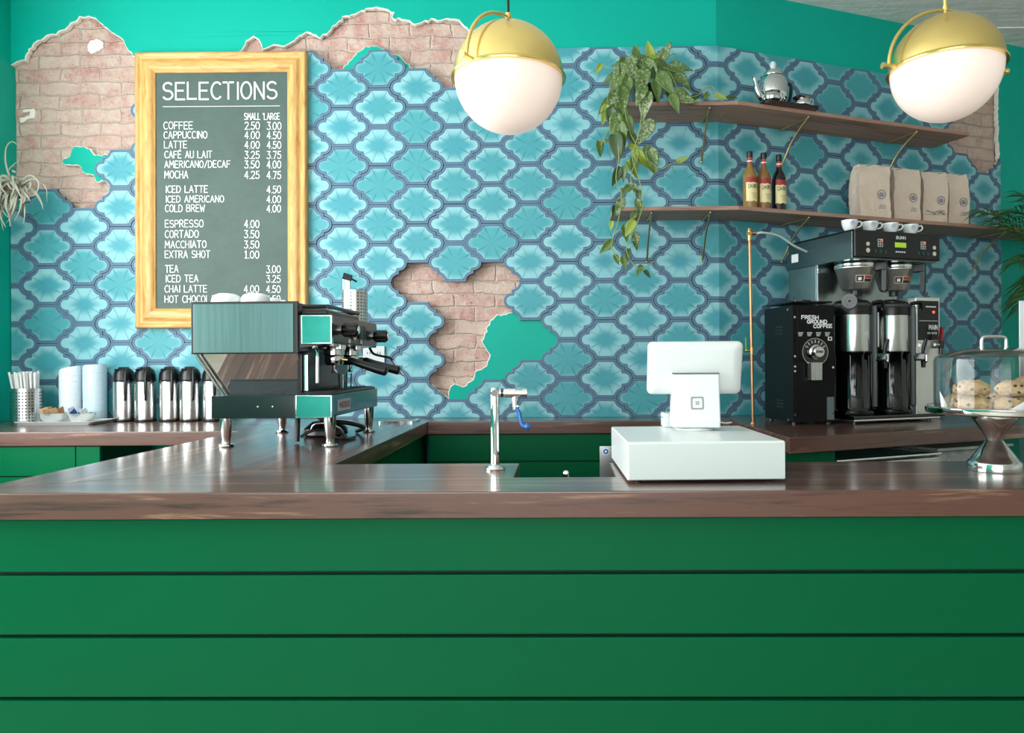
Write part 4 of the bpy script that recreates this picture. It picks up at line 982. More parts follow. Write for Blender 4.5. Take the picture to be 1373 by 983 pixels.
# ------------------------------------------------------------------ coffee grinder
root = thing('coffee_grinder', 'tall black coffee grinder with steel dial and white lettering, left of the brewer', 'coffee grinder', (.992, 3.17, T), math.radians(10))
GW, GD, GH = .200, .27, .523
mb = MB(); mb.bx(0, GW, 0, GD, .012, GH, bev=.004); mb.build('case', M('black_hammered', '060607', .42, var=.2, vscale=200, spec=.25), root)
mb = MB(); mb.bx(.004, GW - .004, .01, GD - .008, .535, .542, bev=.002); mb.cyl((.10, .12, .541), (.10, .12, .552), .05); mb.build('lid', BLACK, root)
mb = MB(); mb.cyl((.03, .05, .541), (.03, .05, .560), .005); mb.build('lid_pin', BLACK, root)
for x in (.02, GW - .02):
    for y in (.025, GD - .025):
        mb = MB(); mb.lathe([(0, 0), (.012, 0), (.010, .0125), (0, .0125)], 14, (x, y, 0)); mb.build('foot', BLACK, root)
mb = MB(); mb.bx(.02, GW - .004, -.006, 0, .28, GH - .006, bev=.002); face = mb.build('face_plate', MATS['black_hammered'], root)
WINK = M('white_print', 'E8ECEA', .5, var=0)
mb = MB()
for txt, x, z, w_ in (('FRESH', .042, .462, .078), ('GROUND', .068, .443, .092), ('COFFEE', .098, .424, .086)):
    write(mb, txt, (x, -.0066, z), (1, 0, 0), (0, 0, 1), .0145, w_, sw=.26, jit=.05)
for k in range(4):
    x = .025 + .042 * k
    for j in range(3): mb.bx(x + j * .001, x + .024 - j * .003, -.0068, -.0063, .401 - j * .0065, .4035 - j * .0065)
mb.bx(.165, .184, -.0068, -.0063, .368, .384)
mb.build('lettering', WINK, face, 0)
mb = MB(); mb.bx(.169, .180, -.0072, -.0066, .371, .381); mb.build('sticker_print', M('dark_print', '26282A', .6, var=0), face)
dx0, dz0 = .104, .318
mb = MB(); mb.cyl((dx0, -.004, dz0), (dx0, -.0075, dz0), .058, seg=44); dial = mb.build('dial_plate', BLACKG, root)
mb = MB(); mb.lathe([(.0575, 0), (.0585, .003), (.0605, .003), (.0610, 0)], 48, (dx0, -.0055, dz0), Matrix.Rotation(pi / 2, 4, 'X'))
for k in range(7):
    a = math.radians(30 + k * 20); mb.X = Matrix.Translation((dx0, -.0080, dz0)) @ Matrix.Rotation(-a, 4, 'Y'); mb.bx(.040, .053, -.0008, .0004, -.0022, .0022)
mb.build('dial_ring', POLISH, dial, 30)
mb = MB(); mb.lathe([(0, 0), (.032, 0), (.033, .004), (.032, .010), (.026, .013), (.0255, .034), (.022, .038), (0, .038)], 36, (dx0, -.0075, dz0), Matrix.Rotation(pi / 2, 4, 'X')); kn = mb.build('dial_knob', POLISH, root)
mb = MB(); write(mb, 'GRIND', (dx0 - .016, -.0458, dz0 - .004), (1, 0, 0), (0, 0, 1), .009, .032, sw=.2); mb.build('knob_lettering', MATS['dark_print'], kn, 0)
mb = MB(); mb.prism([(.070, .272), (.122, .272), (.121, .196), (.071, .196)], -.034, .0, 'xz'); mb.build('chute', POLISH, root) if False else mb.build('chute', STEEL, root)
mb = MB(); mb.bx(.06, .125, -.036, -.0005, .20, .262, bev=.003) if False else mb.bx(.064, .128, -.012, -.0005, .205, .27, bev=.002); mb.build('chute_plate', MATS['black_hammered'], root)
mb = MB()
for zb in (.07, .40):
    for k in range(3): mb.bx(-.0012, .001, .085, .15, zb + k * .015, zb + k * .015 + .004)
mb.build('vent_slots', M('slot_edge', '3E4244', .4, .5, var=0), root, 0)
for (x, y, z) in ((-.001, .03, .505), (-.001, .27, .02), (-.001, .035, .02), (.011, -.001, .47), (.011, -.001, .30), (.011, -.001, .255), (.011, -.001, .235), (.011, -.001, .045), (.19, -.001, .25), (.19, -.001, .05)):
    mb = MB(); d_ = (-1, 0, 0) if x < 0 else (0, -1, 0); p_ = Vector((x, y, z)); mb.cyl(p_, p_ + Vector(d_) * .0035, .005, seg=12); mb.build('screw_head', POLISH, root)
mb = MB(); mb.bx(.162, .195, -.0014, -.0004, .02, .12); mb.build('rating_label', M('grey_label', '5C6A6C', .4, var=0), root)

# ------------------------------------------------------------------ twin coffee brewer
BX = thing('coffee_brewer', 'tall twin coffee brewer with black control panel and two steel funnels', 'coffee brewer', (1.270, 3.20, T), math.radians(20.5))
BW, BD, BH = .487, .44, .857
SIDE = brushed('dark_steel_side', '7C8988', .22, 2)
mb = MB(); mb.bx(.0, BW, 0, .42, .018, .034, bev=.003); mb.build('base_plate', BLACKG, BX)
mb = MB(); mb.bx(-.004, BW + .004, -.006, .424, .010, .019, bev=.002); mb.build('base_tray', POLISH, BX)
for x in (.03, BW - .03):
    for y in (.03, .38):
        mb = MB(); mb.cyl((x, y, 0), (x, y, .012), .011); mb.build('foot', BLACK, BX)
mb = MB(); mb.bx(0.0, BW, .24, BD, .034, .728, bev=.003); mb.build('tower', brushed('tower_steel', '9DA9A6', .25, 2), BX)
mb = MB(); mb.bx(-.003, .002, .225, .243, .034, .728, bev=.001); mb.build('tower_edge', POLISH, BX)
mb = MB(); mb.bx(-.001, BW + .001, .004, BD, .728, BH - .006, bev=.003); mb.build('head', SIDE, BX)
mb = MB(); mb.bx(-.003, BW + .003, .0, BD + .003, BH - .006, BH, bev=.002); mb.build('head_top', BLACK, BX)
mb = MB(); mb.bx(-.0018, -.0008, .365, .415, .76, .80); mb.build('side_sticker', M('pale_side_sticker', 'DDE3E0', .5, var=0), BX)
mb = MB(); mb.bx(.0, BW, -.014, .006, .734, BH - .004, bev=.005, seg=3); pan = mb.build('control_panel', M('control_black', '0A0A0B', .25, var=0), BX)
yp = -.0148
mb = MB(); mb.bx(.222, .286, yp - .0005, yp + .001, .785, .807); mb.build('display', M('lime_display', 'A5C63A', .4, var=0, emit='A5D23A', estr=.35), pan)
mb = MB(); write(mb, 'BUNN', (.230, yp + .0005, .823), (1, 0, 0), (0, 0, 1), .012, .052, sw=.24)
for k in range(5): mb.bx(.226 + k * .012, .234 + k * .012, yp, yp + .001, .762, .768)
mb.build('panel_lettering', WINK, pan, 0)
for x0 in (.125, .372):
    mb = MB(); mb.bx(x0, x0 + .028, yp - .0003, yp + .001, .783, .818); b_ = mb.build('button_label', M('pale_buttons', 'BFC6C4', .4, var=0), pan)
    mb = MB()
    for i in range(2):
        for j in range(3): mb.bx(x0 + .003 + i * .013, x0 + .012 + i * .013, yp - .0008, yp - .0002, .786 + j * .0105, .793 + j * .0105)
    mb.build('button_icons', MATS['dark_print'], b_, 0)
    mb = MB(); mb.cyl((x0 + .023, yp - .0006, .813), (x0 + .023, yp - .0016, .813), .004, seg=12); mb.build('indicator_light', M('red_light', 'FF4A2A', .3, var=0, emit='FF5030', estr=2.), pan)
    for i in range(3):
        mb = MB(); mb.cyl((x0 - .014 + .028 * i, yp + .001, .763), (x0 - .014 + .028 * i, yp - .0012, .763), .009, seg=16); mb.build('push_button', M('dark_green_button', '1E3A36', .4, var=0), pan)
for x0 in (.070, .452):
    for z_, sc_ in ((.793, .009), (.765, .010)):
        mb = MB(); mb.cyl((x0, yp + .001, z_), (x0, yp - .001, z_), sc_, seg=18); mb.build('tap_icon', M('ivory_icon', 'D9D6C6', .4, var=0), pan)
def funnel(xc):
    yc = .125
    mb = MB(); mb.lathe([(0, .602), (.056, .602), (.064, .609), (.088, .696), (.092, .700), (.092, .727), (0, .727)], 44, (xc, yc, 0)); fu = mb.build('brew_funnel', brushed('funnel_steel', 'F0F1EF', .36, 2), BX)
    mb = MB(); mb.lathe([(.0925, .704), (.0945, .708), (.0945, .722), (.0925, .727)], 44, (xc, yc, 0)); mb.build('funnel_rim', POLISH, fu)
    mb = MB(); mb.X = Matrix.Translation((xc + .058, yc - .088, 0)) @ Matrix.Rotation(math.radians(32), 4, 'Z')
    mb.bx(-.016, .016, -.030, .03, .685, .725, bev=.006); mb.prism([(-.030, .715), (-.010, .715), (-.008, .598), (-.020, .590), (-.028, .598)], -.013, .013, 'yz'); mb.build('funnel_handle', BLACK, fu)
    mb = MB(); mb.X = Matrix.Translation((xc, yc, 0)) @ Matrix.Rotation(math.radians(-6), 4, 'Z')
    def patch(a0, a1, z0, z1, dr_=.0008):
        n = 6
        for k in range(n):
            b0, b1 = a0 + (a1 - a0) * k / n, a0 + (a1 - a0) * (k + 1) / n; R0 = lambda z: .064 + (.088 - .064) * (z - .609) / .087 + dr_
            mb._add([(R0(z) * math.sin(b), -R0(z) * math.cos(b), z) for b, z in ((b0, z0), (b1, z0), (b1, z1), (b0, z1))], [(0, 1, 2, 3)])
    patch(-.62, .42, .634, .664); lab = mb.build('funnel_label', M('cream_label', 'EFE6DC', .4, var=0), fu, 0)
    mb = MB(); mb.X = Matrix.Translation((xc, yc, 0)) @ Matrix.Rotation(math.radians(-6), 4, 'Z'); patch(-.13, .39, .650, .6625, .0013); mb.build('label_red_band', M('label_red', 'B5432E', .4, var=0), lab, 0)
    mb = MB(); mb.X = Matrix.Translation((xc, yc, 0)) @ Matrix.Rotation(math.radians(-6), 4, 'Z'); patch(-.13, .39, .6355, .6485, .0013); patch(-.60, -.50, .636, .662, .0013); patch(-.30, -.18, .636, .662, .0013); patch(-.50, -.30, .655, .662, .0013); patch(-.50, -.30, .636, .641, .0013); mb.build('label_black_band', MATS['dark_print'], lab, 0)
    mb = MB(); mb.cyl((xc, yc, .58), (xc, yc, .603), .022); mb.build('funnel_outlet', BLACK, fu)
XA, XB2 = .128, .352
funnel(XA); funnel(XB2)
MATS['brewer_root'] = None
def blocal(x, y, z): 
    c_, s_ = math.cos(BX.rotation_euler.z), math.sin(BX.rotation_euler.z); return (BX.location.x + c_ * x - s_ * y, BX.location.y + s_ * x + c_ * y, T + z)
def server(xc, lab, disc):
    r_ = thing('coffee_server', lab, 'coffee server', blocal(xc, .118, .0345), BX.rotation_euler.z, 'insulated servers on the brewer')
    R_ = .084; r_.scale = (1, 1, 1.072)
    mb = MB(); mb.lathe([(0, 0), (.093, 0), (.095, .004), (.095, .016), (.088, .022), (.082, .03), (.079, .12), (.079, .25), (.083, .262), (.083, .268), (0, .268)], 44); mb.build('base_body', BLACKG, r_)
    mb = MB(); mb.lathe([(.0838, .266), (.0845, .270), (.0845, .418), (.0838, .422)], 44); mb.build('steel_band', brushed('server_steel', 'D3D5D2', .2), r_)
    mb = MB(); mb.lathe([(.083, .420), (.086, .423), (.087, .462), (.084, .470), (.07, .482), (.04, .488), (.03, .492), (0, .492)], 44); mb.build('lid', BLACK, r_)
    mb = MB(); mb.lathe([(.0875, .455), (.0895, .458), (.0895, .466), (.0865, .470)], 44); mb.build('lid_ring', GREYP, r_)
    # carrying handle, sight gauge and tap on the front right
    mb = MB(); mb.X = Matrix.Rotation(math.radians(42), 4, 'Z'); mb.bx(-.014, .014, -.108, -.082, .03, .462, bev=.006); mb.build('gauge_housing', BLACK, r_)
    mb = MB(); mb.X = Matrix.Rotation(math.radians(42), 4, 'Z'); mb.cyl((0, -.110, .285), (0, -.110, .43), .0045, seg=12); mb.build('sight_gauge', M('gauge_glass', 'B9C4C4', .1, var=0), r_)
    mb = MB(); mb.X = Matrix.Rotation(math.radians(42), 4, 'Z'); mb.tube(smooth_path([(-.012, -.085, .47), (-.012, -.125, .475), (0, -.130, .455), (.004, -.128, .44)], 5), .008, 8); mb.build('lid_latch', BLACK, r_)
    mb = MB(); mb.X = Matrix.Rotation(math.radians(40), 4, 'Z'); mb.bx(-.018, .018, -.150, -.10, .225, .258, bev=.005); mb.cyl((0, -.138, .226), (0, -.138, .196), .011, .009); mb.build('tap_body', BLACKG, r_)
    mb = MB(); mb.X = Matrix.Rotation(math.radians(40), 4, 'Z'); mb.bx(-.062, .036, -.160, -.146, .216, .256, bev=.008, seg=3); mb.build('tap_guard', CHROME, r_)
    mb = MB(); mb.X = Matrix.Rotation(math.radians(40), 4, 'Z'); mb.tube([(0, -.135, .255), (0, -.140, .285), (0, -.150, .318)], [.007, .009, .008], 10); mb.build('tap_lever', BLACK, r_)
    mb = MB()
    for a in (-48, -10, 18, 70): mb.X = Matrix.Rotation(math.radians(a), 4, 'Z'); mb.bx(-.003, .003, -.083, -.079, .03, .25, bev=.001)
    mb.build('body_ribs', BLACKG, r_)
    if disc:
        mb = MB(); mb.X = Matrix.Translation((-.068, -.062, .474)) @ Matrix.Rotation(-.75, 4, 'Z') @ Matrix.Rotation(math.radians(80), 4, 'X'); mb.lathe([(0, 0), (.031, 0), (.033, .003), (.033, .008), (.030, .011), (0, .011)], 36); d_ = mb.build('vent_disc', M('grey_disc', '707475', .5, var=0), r_)
        mb = MB(); mb.X = Matrix.Translation((-.068, -.062, .474)) @ Matrix.Rotation(-.75, 4, 'Z') @ Matrix.Rotation(math.radians(80), 4, 'X')
        for k in range(12):
            a = 2 * pi * k / 12; mb.cyl((.012 * math.cos(a), .012 * math.sin(a), .0108), (.026 * math.cos(a), .026 * math.sin(a), .0114), .0009, seg=5)
        mb.cyl((0, 0, .010), (0, 0, .013), .006); mb.build('disc_spokes', BLACK, d_)
        mb = MB(); mb.bx(-.018, .014, -.0853, -.0843, .335, .350); mb.build('band_label', M('band_label', 'C8D0CC', .4, var=0), r_)
    return r_
server(XA - .030, 'black and steel coffee server with a round grey disc, under the left funnel', True)
server(XB2 - .030, 'black and steel coffee server under the right funnel', False)
# four logo cups on top
ecup = [(0, 0), (.017, 0), (.019, .002), (.024, .010), (.0295, .026), (.0315, .042), (.0300, .042), (.0280, .026), (.0225, .011), (.016, .004), (0, .004)]
root = thing('espresso_cup', '', 'cup', (0, 0, 0), 0, 'logo cups on top of the brewer')
mb = MB(); mb.lathe(ecup, 36); cb_ = mb.build('bowl', CERAMIC, root)
mb = MB(); mb.X = Matrix.Rotation(math.radians(-20), 4, 'Z'); mb.tube(smooth_path([(.029, 0, .034), (.040, 0, .037), (.0455, 0, .028), (.040, 0, .018), (.026, 0, .013)], 6), .0030, 8); mb.build('handle', CERAMIC, root)
mb = MB()
def on_cup(a, z): 
    r_ = (.024 + (z - .010) * .0055 / .016 if z < .026 else .0295 + (z - .026) * .002 / .016) + .0006
    return Vector((r_ * math.sin(a), -r_ * math.cos(a), z))
ca = -.22
def ringpts(rad, n=22): return [on_cup(ca + rad * math.cos(2 * pi * k / n) / .029, .0275 + rad * math.sin(2 * pi * k / n)) for k in range(n)]
def strip(a, b):
    n = len(a); mb._add(a + b, [(k, (k + 1) % n, n + (k + 1) % n, n + k) for k in range(n)])
strip(ringpts(.0086), ringpts(.0072))
for dz in (-.003, .0005, .0035):
    mb._add([on_cup(ca - .17, .0275 + dz), on_cup(ca + .17, .0275 + dz), on_cup(ca + .17, .0290 + dz), on_cup(ca - .17, .0290 + dz)], [(0, 1, 2, 3)])
mb.build('emblem', M('blue_cup_print', '5E6F9C', .4, var=0), root, 0)
for i, (x, lab) in enumerate(((.028, 'leftmost of the four on the brewer'), (.143, 'second from the left on the brewer'), (.262, 'third from the left on the brewer'), (.378, 'rightmost of the four on the brewer'))):
    L = blocal(x, .050, BH + .0003); lab = 'white espresso cup with a round blue emblem, ' + lab
    if i == 0: root.location = L; root.rotation_euler = (0, 0, .25); root['label'] = lab; root.scale = (1.13,) * 3
    else: dup(root, lab, L, .25 - .03 * i)
# white water tube from the pipe to the brewer
e = Vector(blocal(-.004, .30, .80))
mb = MB(); d = e - pipe_tip
mb.tube(smooth_path([(0, 0, 0), (.04, .02, .006), (.13, .10, .004), tuple(d * .75 + Vector((0, 0, .006))), tuple(d)]), .0052, 10)
tag(mb.build('water_tube', M('white_tube', 'DDE6E8', .35, var=0), None, loc=pipe_tip), 'white plastic tube running from the copper pipe to the brewer', 'tube')
# hot water dispenser
wd = blocal(.522, .16, 0)
root = thing('hot_water_dispenser', 'narrow steel hot water dispenser with red tap lever, right of the coffee servers', 'water dispenser', wd, BX.rotation_euler.z)
HH = .585
mb = MB(); mb.bx(0, .155, 0, .26, .016, HH, bev=.006, seg=3); mb.build('case', M('satin_white_steel', 'E4E6DF', .24, .5, var=.03, vscale=6), root)
mb = MB(); mb.bx(-.004, .16, -.02, .262, .004, .016, bev=.002); mb.build('base', BLACK, root)
for x in (.02, .14):
    mb = MB(); mb.cyl((x, .02, 0), (x, .02, .0045), .010); mb.cyl((x, .23, 0), (x, .23, .0045), .010); mb.build('foot', BLACK, root)
mb = MB(); mb.bx(.012, .143, -.002, .001, .375, HH - .018, bev=.001); fp_ = mb.build('front_label', M('control_black', '0A0A0B'), root)
mb = MB(); write(mb, 'MAIN', (.080, -.0022, .428), (1, 0, 0), (0, 0, 1), .020, .052, sw=.26); write(mb, 'HOT WATER', (.070, -.0022, .405), (1, 0, 0), (0, 0, 1), .009, .06, sw=.2)
mb.bx(.02, .135, -.0026, -.002, .468, .4705); mb.bx(.06, .125, -.0026, -.002, .535, .541); mb.build('label_lettering', WINK, fp_, 0)
mb = MB(); mb.cyl((.108, -.002, .512), (.108, -.006, .512), .0065, seg=14); mb.build('indicator_light', MATS['red_light'], fp_)
mb = MB(); mb.bx(.095, .128, -.05, 0, .335, .372, bev=.005); mb.cyl((.111, -.04, .336), (.111, -.04, .305), .010); mb.build('tap_body', BLACKG, root)
for a_, b_ in (((.125, -.02, .352), (.152, -.02, .352)), ((.095, -.045, .352), (.07, -.045, .352))):
    mb = MB(); mb.cyl(a_, b_, .0065); mb.build('tap_fitting', CHROME, root)
mb = MB(); mb.tube([(.118, -.032, .37), (.120, -.036, .40), (.122, -.040, .438)], [.008, .011, .012], 10, flat=.7); mb.build('tap_lever', M('red_lever', 'A01B1E', .3, var=0), root)
mb = MB(); mb.cyl((.155, .10, .24), (.185, .10, .24), .014); mb.bx(.183, .20, .09, .112, .215, .265, bev=.006); mb.tube([(.192, .10, .205), (.192, .10, .275)], .006, 8); mb.cyl((.192, .10, .272), (.192, .10, .284), .010); mb.cyl((.192, .10, .196), (.192, .10, .208), .010); mb.build('side_valve', POLISH, root)

# ------------------------------------------------------------------ cake stand, dome, scones
CK = on(1333.5, 631); CKX, CKY = CK.x, CK.y
root = thing('cake_stand', 'polished steel pedestal cake stand on the bar top at right', 'cake stand', (CKX, CKY, T))
PH = .150
mb = MB(); mb.lathe([(0, 0), (.0625, 0), (.0635, .003), (.062, .020), (.0605, .024), (.055, .028), (.046, .042), (.028, .066), (.0195, .078), (.022, .088), (.036, .110), (.049, .128), (.0535, .138), (.053, .146), (0, .146)], 56); mb.build('pedestal', POLISH, root)
mb = MB(); mb.lathe([(0, .1462), (.150, .1462), (.156, .148), (.158, .151), (.158, .163), (.156, .165), (.151, .164), (.149, .153), (0, .153)], 72); mb.build('plate', CHROME, root)
zp = T + .153
RD = .138
root = thing('cake_dome', 'clear dome with a chrome loop handle covering the scones on the cake stand', 'cake dome', (CKX, CKY, zp + .0003))
DH = .142
mb = MB(); mb.lathe([(RD, .0), (RD, DH - .012), (RD - .003, DH - .004), (RD - .012, DH), (RD - .014, DH - .0025), (RD - .005, DH - .006), (RD - .0028, DH - .013), (RD - .0028, .0)], 72); mb.build('dome_wall', clear('dome_glass', (.985, .99, .99), .55), root)
mb = MB(); mb.lathe([(RD - .012, DH), (RD - .04, DH + .010), (.06, DH + .017), (0, DH + .019), ], 72); mb.build('dome_top', clear('dome_top_glass', (.90, .91, .92), 1.3, .12), root)
mb = MB(); ht = DH + .017
mb.tube(smooth_path([(-.031, 0, ht - .004), (-.031, 0, ht + .018), (-.028, 0, ht + .027), (-.018, 0, ht + .030), (.018, 0, ht + .030), (.028, 0, ht + .027), (.031, 0, ht + .018), (.031, 0, ht - .004)], 6), .0042, 10)
for s_ in (-1, 1): mb.lathe([(0, 0), (.008, 0), (.006, .005), (0, .005)], 14, (s_ * .031, 0, ht - .003))
mb.build('loop_handle', CHROME, root)
t = NT('scone_crust'); oc = t.coords(); n1 = t.noise(oc, 40, 6, .7); n2 = t.noise(oc, 14, 4)
vo = t.node('ShaderNodeTexVoronoi'); vo.inputs['Scale'].default_value = 58; t.link(oc, vo.inputs['Vector'])
c = t.mix(t.ramp(n2, [(.35, (0, 0, 0)), (.7, (1, 1, 1))]), lin('B08E62'), lin('85592F'))
c = t.mix(t.ramp(n1, [(.35, (0, 0, 0)), (.65, (1, 1, 1))]), c, lin('C9B18A'))
c = t.mix(t.ramp(vo.outputs['Distance'], [(.20, (1, 1, 1)), (.27, (0, 0, 0))]), c, lin('33221F'))
t.set(Base_Color=c, Roughness=.85); t.bump(n1, .8, .006); SCONE = t.m
def scone(seed):
    r_ = random.Random(seed); mb = MB(); bmesh.ops.create_icosphere(mb.b, subdivisions=4, radius=1)
    ph = [r_.uniform(0, 6.3) for _ in range(8)]
    for v in mb.b.verts:
        x, y, z = v.co; a = math.atan2(y, x)
        k = 1 + .10 * math.cos(3 * a + ph[0]) + .05 * math.sin(5 * x + ph[1]) * math.cos(4 * y + ph[2]) + .04 * math.sin(9 * x + ph[3] + 6 * z) + .03 * math.cos(13 * y + ph[4]) 
        zz = z * .5 if z > 0 else z * .42
        v.co = Vector((x * .043 * k, y * .040 * k, max(-.0145, zz * .046 * (1 + .15 * math.sin(7 * x + ph[5]) * math.sin(6 * y + ph[6]))) + .0145))
    return mb.build('scone', SCONE, None, 80)
sc_pos = [(-.088, -.040, .0045, 'pale speckled scone at the bottom left under the dome, below another scone'), (.000, -.086, .0045, 'speckled scone at the bottom front under the dome, behind the paper corner'), (.094, -.030, .0045, 'dark speckled scone at the bottom right under the dome'),
          (.052, .080, .0045, 'speckled scone at the back of the lower layer under the dome'), (-.056, .072, .0045, 'scone at the back left of the lower layer under the dome'),
          (-.088, -.040, .0425, 'scone on top of the left stack under the dome'), (.002, -.090, .0425, 'oval speckled scone on top of the middle stack under the dome'), (.094, -.022, .0430, 'golden brown scone on top of the right stack under the dome')]
for i, (x, y, z, lab) in enumerate(sc_pos):
    o = scone(30 + i); o.location = (CKX + x * .86, CKY + y * .86, zp + z); o.rotation_euler = (0, 0, i * 1.3); tag(o, lab, 'scone', 'scones under the dome')
    if i == 7: o.scale = (1.0, 1.0, 1.25)
mb = MB(); rr = random.Random(4)
n = 26; P = []
for k in range(n): a = 2 * pi * k / n; rd = .118 + .012 * math.sin(4 * a) + .004 * rr.random(); P.append((rd * math.cos(a), rd * math.sin(a), .0006 + .002 * rr.random()))
v = mb._add([(0, 0, .0012)] + P, [(0, k + 1, (k + 1) % n + 1) for k in range(n)])
mb._add([(-.05, -.118, .001), (.055, -.112, .001), (.006, -.1265, .036), (.020, -.1255, .034)], [(0, 1, 3, 2)])
pp = mb.build('parchment_paper', PAPERW, None, 60, (CKX, CKY, zp)); tag(pp, 'white parchment paper lining the cake stand, a corner folded up in front of the scones', 'paper')
pp.modifiers.new('thickness', 'SOLIDIFY').thickness = .0006
mb = MB(); mb._add([(0, 0, 0), (.022, .004, 0), (.012, .0, .018), (-.008, -.004, .052), (-.004, -.002, .02)], [(0, 1, 2, 4), (4, 2, 3)])
pp = mb.build('paper_scrap', PAPERW, None, 60, (CKX - .1475, CKY - .03, zp + .001)); tag(pp, 'pointed scrap of white paper sticking up at the left rim of the cake stand', 'paper'); pp.modifiers.new('thickness', 'SOLIDIFY').thickness = .0006
# acrylic sign holder at the frame's right edge
q = at(1367.5, 600, 2.0)
root = thing('sign_holder', 'upright clear acrylic holder with a blank white sheet at the right end of the bar', 'sign holder', (q.x, 2.0, T), math.radians(4))
hz = at(1369, 402, 2.0).z - T
mb = MB(); mb.bx(0, .22, -.05, .05, 0, .005, bev=.001); mb.bx(0, .22, -.004, -.0015, .005, hz, bev=.0008); mb.bx(0, .22, .0015, .004, .005, hz, bev=.0008); mb.build('acrylic_body', clear('acrylic', (.96, .97, .985), .5), root)
mb = MB(); mb.bx(.001, .219, -.0012, .0012, .125, hz - .003); mb.build('blank_sheet', PAPERW, root)

# ------------------------------------------------------------------ shelves
def shelf_poly(u0, u1, dep):
    P = [wall_pt(u0, 0, 0), wall_pt(U0, 0, 0), wall_pt(u1, 0, 0), wall_pt(u1, 0, dep), wall_pt(U0, 0, dep), wall_pt(u0, 0, dep)]
    return [(p.x, p.y) for p in P]
DEP = .245
def shelf(z0, th, u0, u1, label, brackets):
    root = thing('floating_shelf', label, 'shelf', (U0, D, z0))
    c0, c1, cf = wall_pt(U0, 0, .0006), wall_pt(u1, 0, .0006), wall_pt(U0, 0, DEP)
    a0, a1 = wall_pt(u0, 0, .0006), wall_pt(u0, 0, DEP); e1 = wall_pt(u1, 0, DEP)
    q = root.location
    g = .0006
    poly_slab('left_board', [(a0.x - q.x, a0.y - q.y), (a1.x - q.x, a1.y - q.y), (cf.x - g - q.x, cf.y - q.y), (c0.x - g - q.x, c0.y - q.y)], 0, th, SHELF_W, root, .0012)
    o = poly_slab('right_board', [((p.x - q.x) * cth + (p.y - q.y) * sth, -(p.x - q.x) * sth + (p.y - q.y) * cth) for p in (Vector((c0.x + g, c0.y, 0)), Vector((cf.x + g, cf.y, 0)), e1, c1)], 0, th, SHELF_W, root, .0012)
    o.rotation_euler = (0, 0, TH)
    for u, dz in brackets:
        mb = MB(); W_ = lambda h, z: wall_pt(u, z0 + z, h) - q
        du = lambda h, z, s_: wall_pt(u + s_, z0 + z, h) - q
        mb.tube([W_(.006, -.0062), W_(.10, -.0060), W_(DEP - .03, -.0060)] + smooth_path([W_(DEP - .02, -.006), W_(DEP - .03, -.014), W_(DEP * .66, -dz * .22), W_(DEP * .36, -dz * .52), W_(.045, -dz * .80), W_(.012, -dz)], 6), .0045, 8)
        mb.ball(W_(.012, -dz), .0065, 10); mb.ball(W_(DEP - .02, -.006), .006, 10); mb.build('brass_bracket', M('bracket_brass', 'D2BC84', .3, 1, var=.05), root)
    return root
z_up = at(964, 163.5, D).z; z_lo = at(964, 295, D).z
shelf(z_up, .019, .235, 2.21, 'upper walnut shelf turning the corner, carrying the trailing plant and silver tea set', [(.70, .205), (1.16, .20), (1.86, .19)])
shelf(z_lo, .019, .235, 3.3, 'lower walnut shelf turning the corner, carrying syrup bottles and paper coffee bags', [(.42, .21), (.70, .21), (1.16, .20), (2.50, .20)])
ZU, ZL = z_up + .0192, z_lo + .0192
def on_wall_px(px, z, h):
    """point at height z, h out of the wall, showing at photo column px"""
    lo, hi = -2.5, 3.4
    for _ in range(50):
        m = (lo + hi) / 2; p = wall_pt(m, z, h) - _v(0, 0, EYE); x = CX + FPX * p.dot(cR) / p.dot(cF)
        lo, hi = (m, hi) if x < px else (lo, m)
    return lo, wall_pt(lo, z, h)

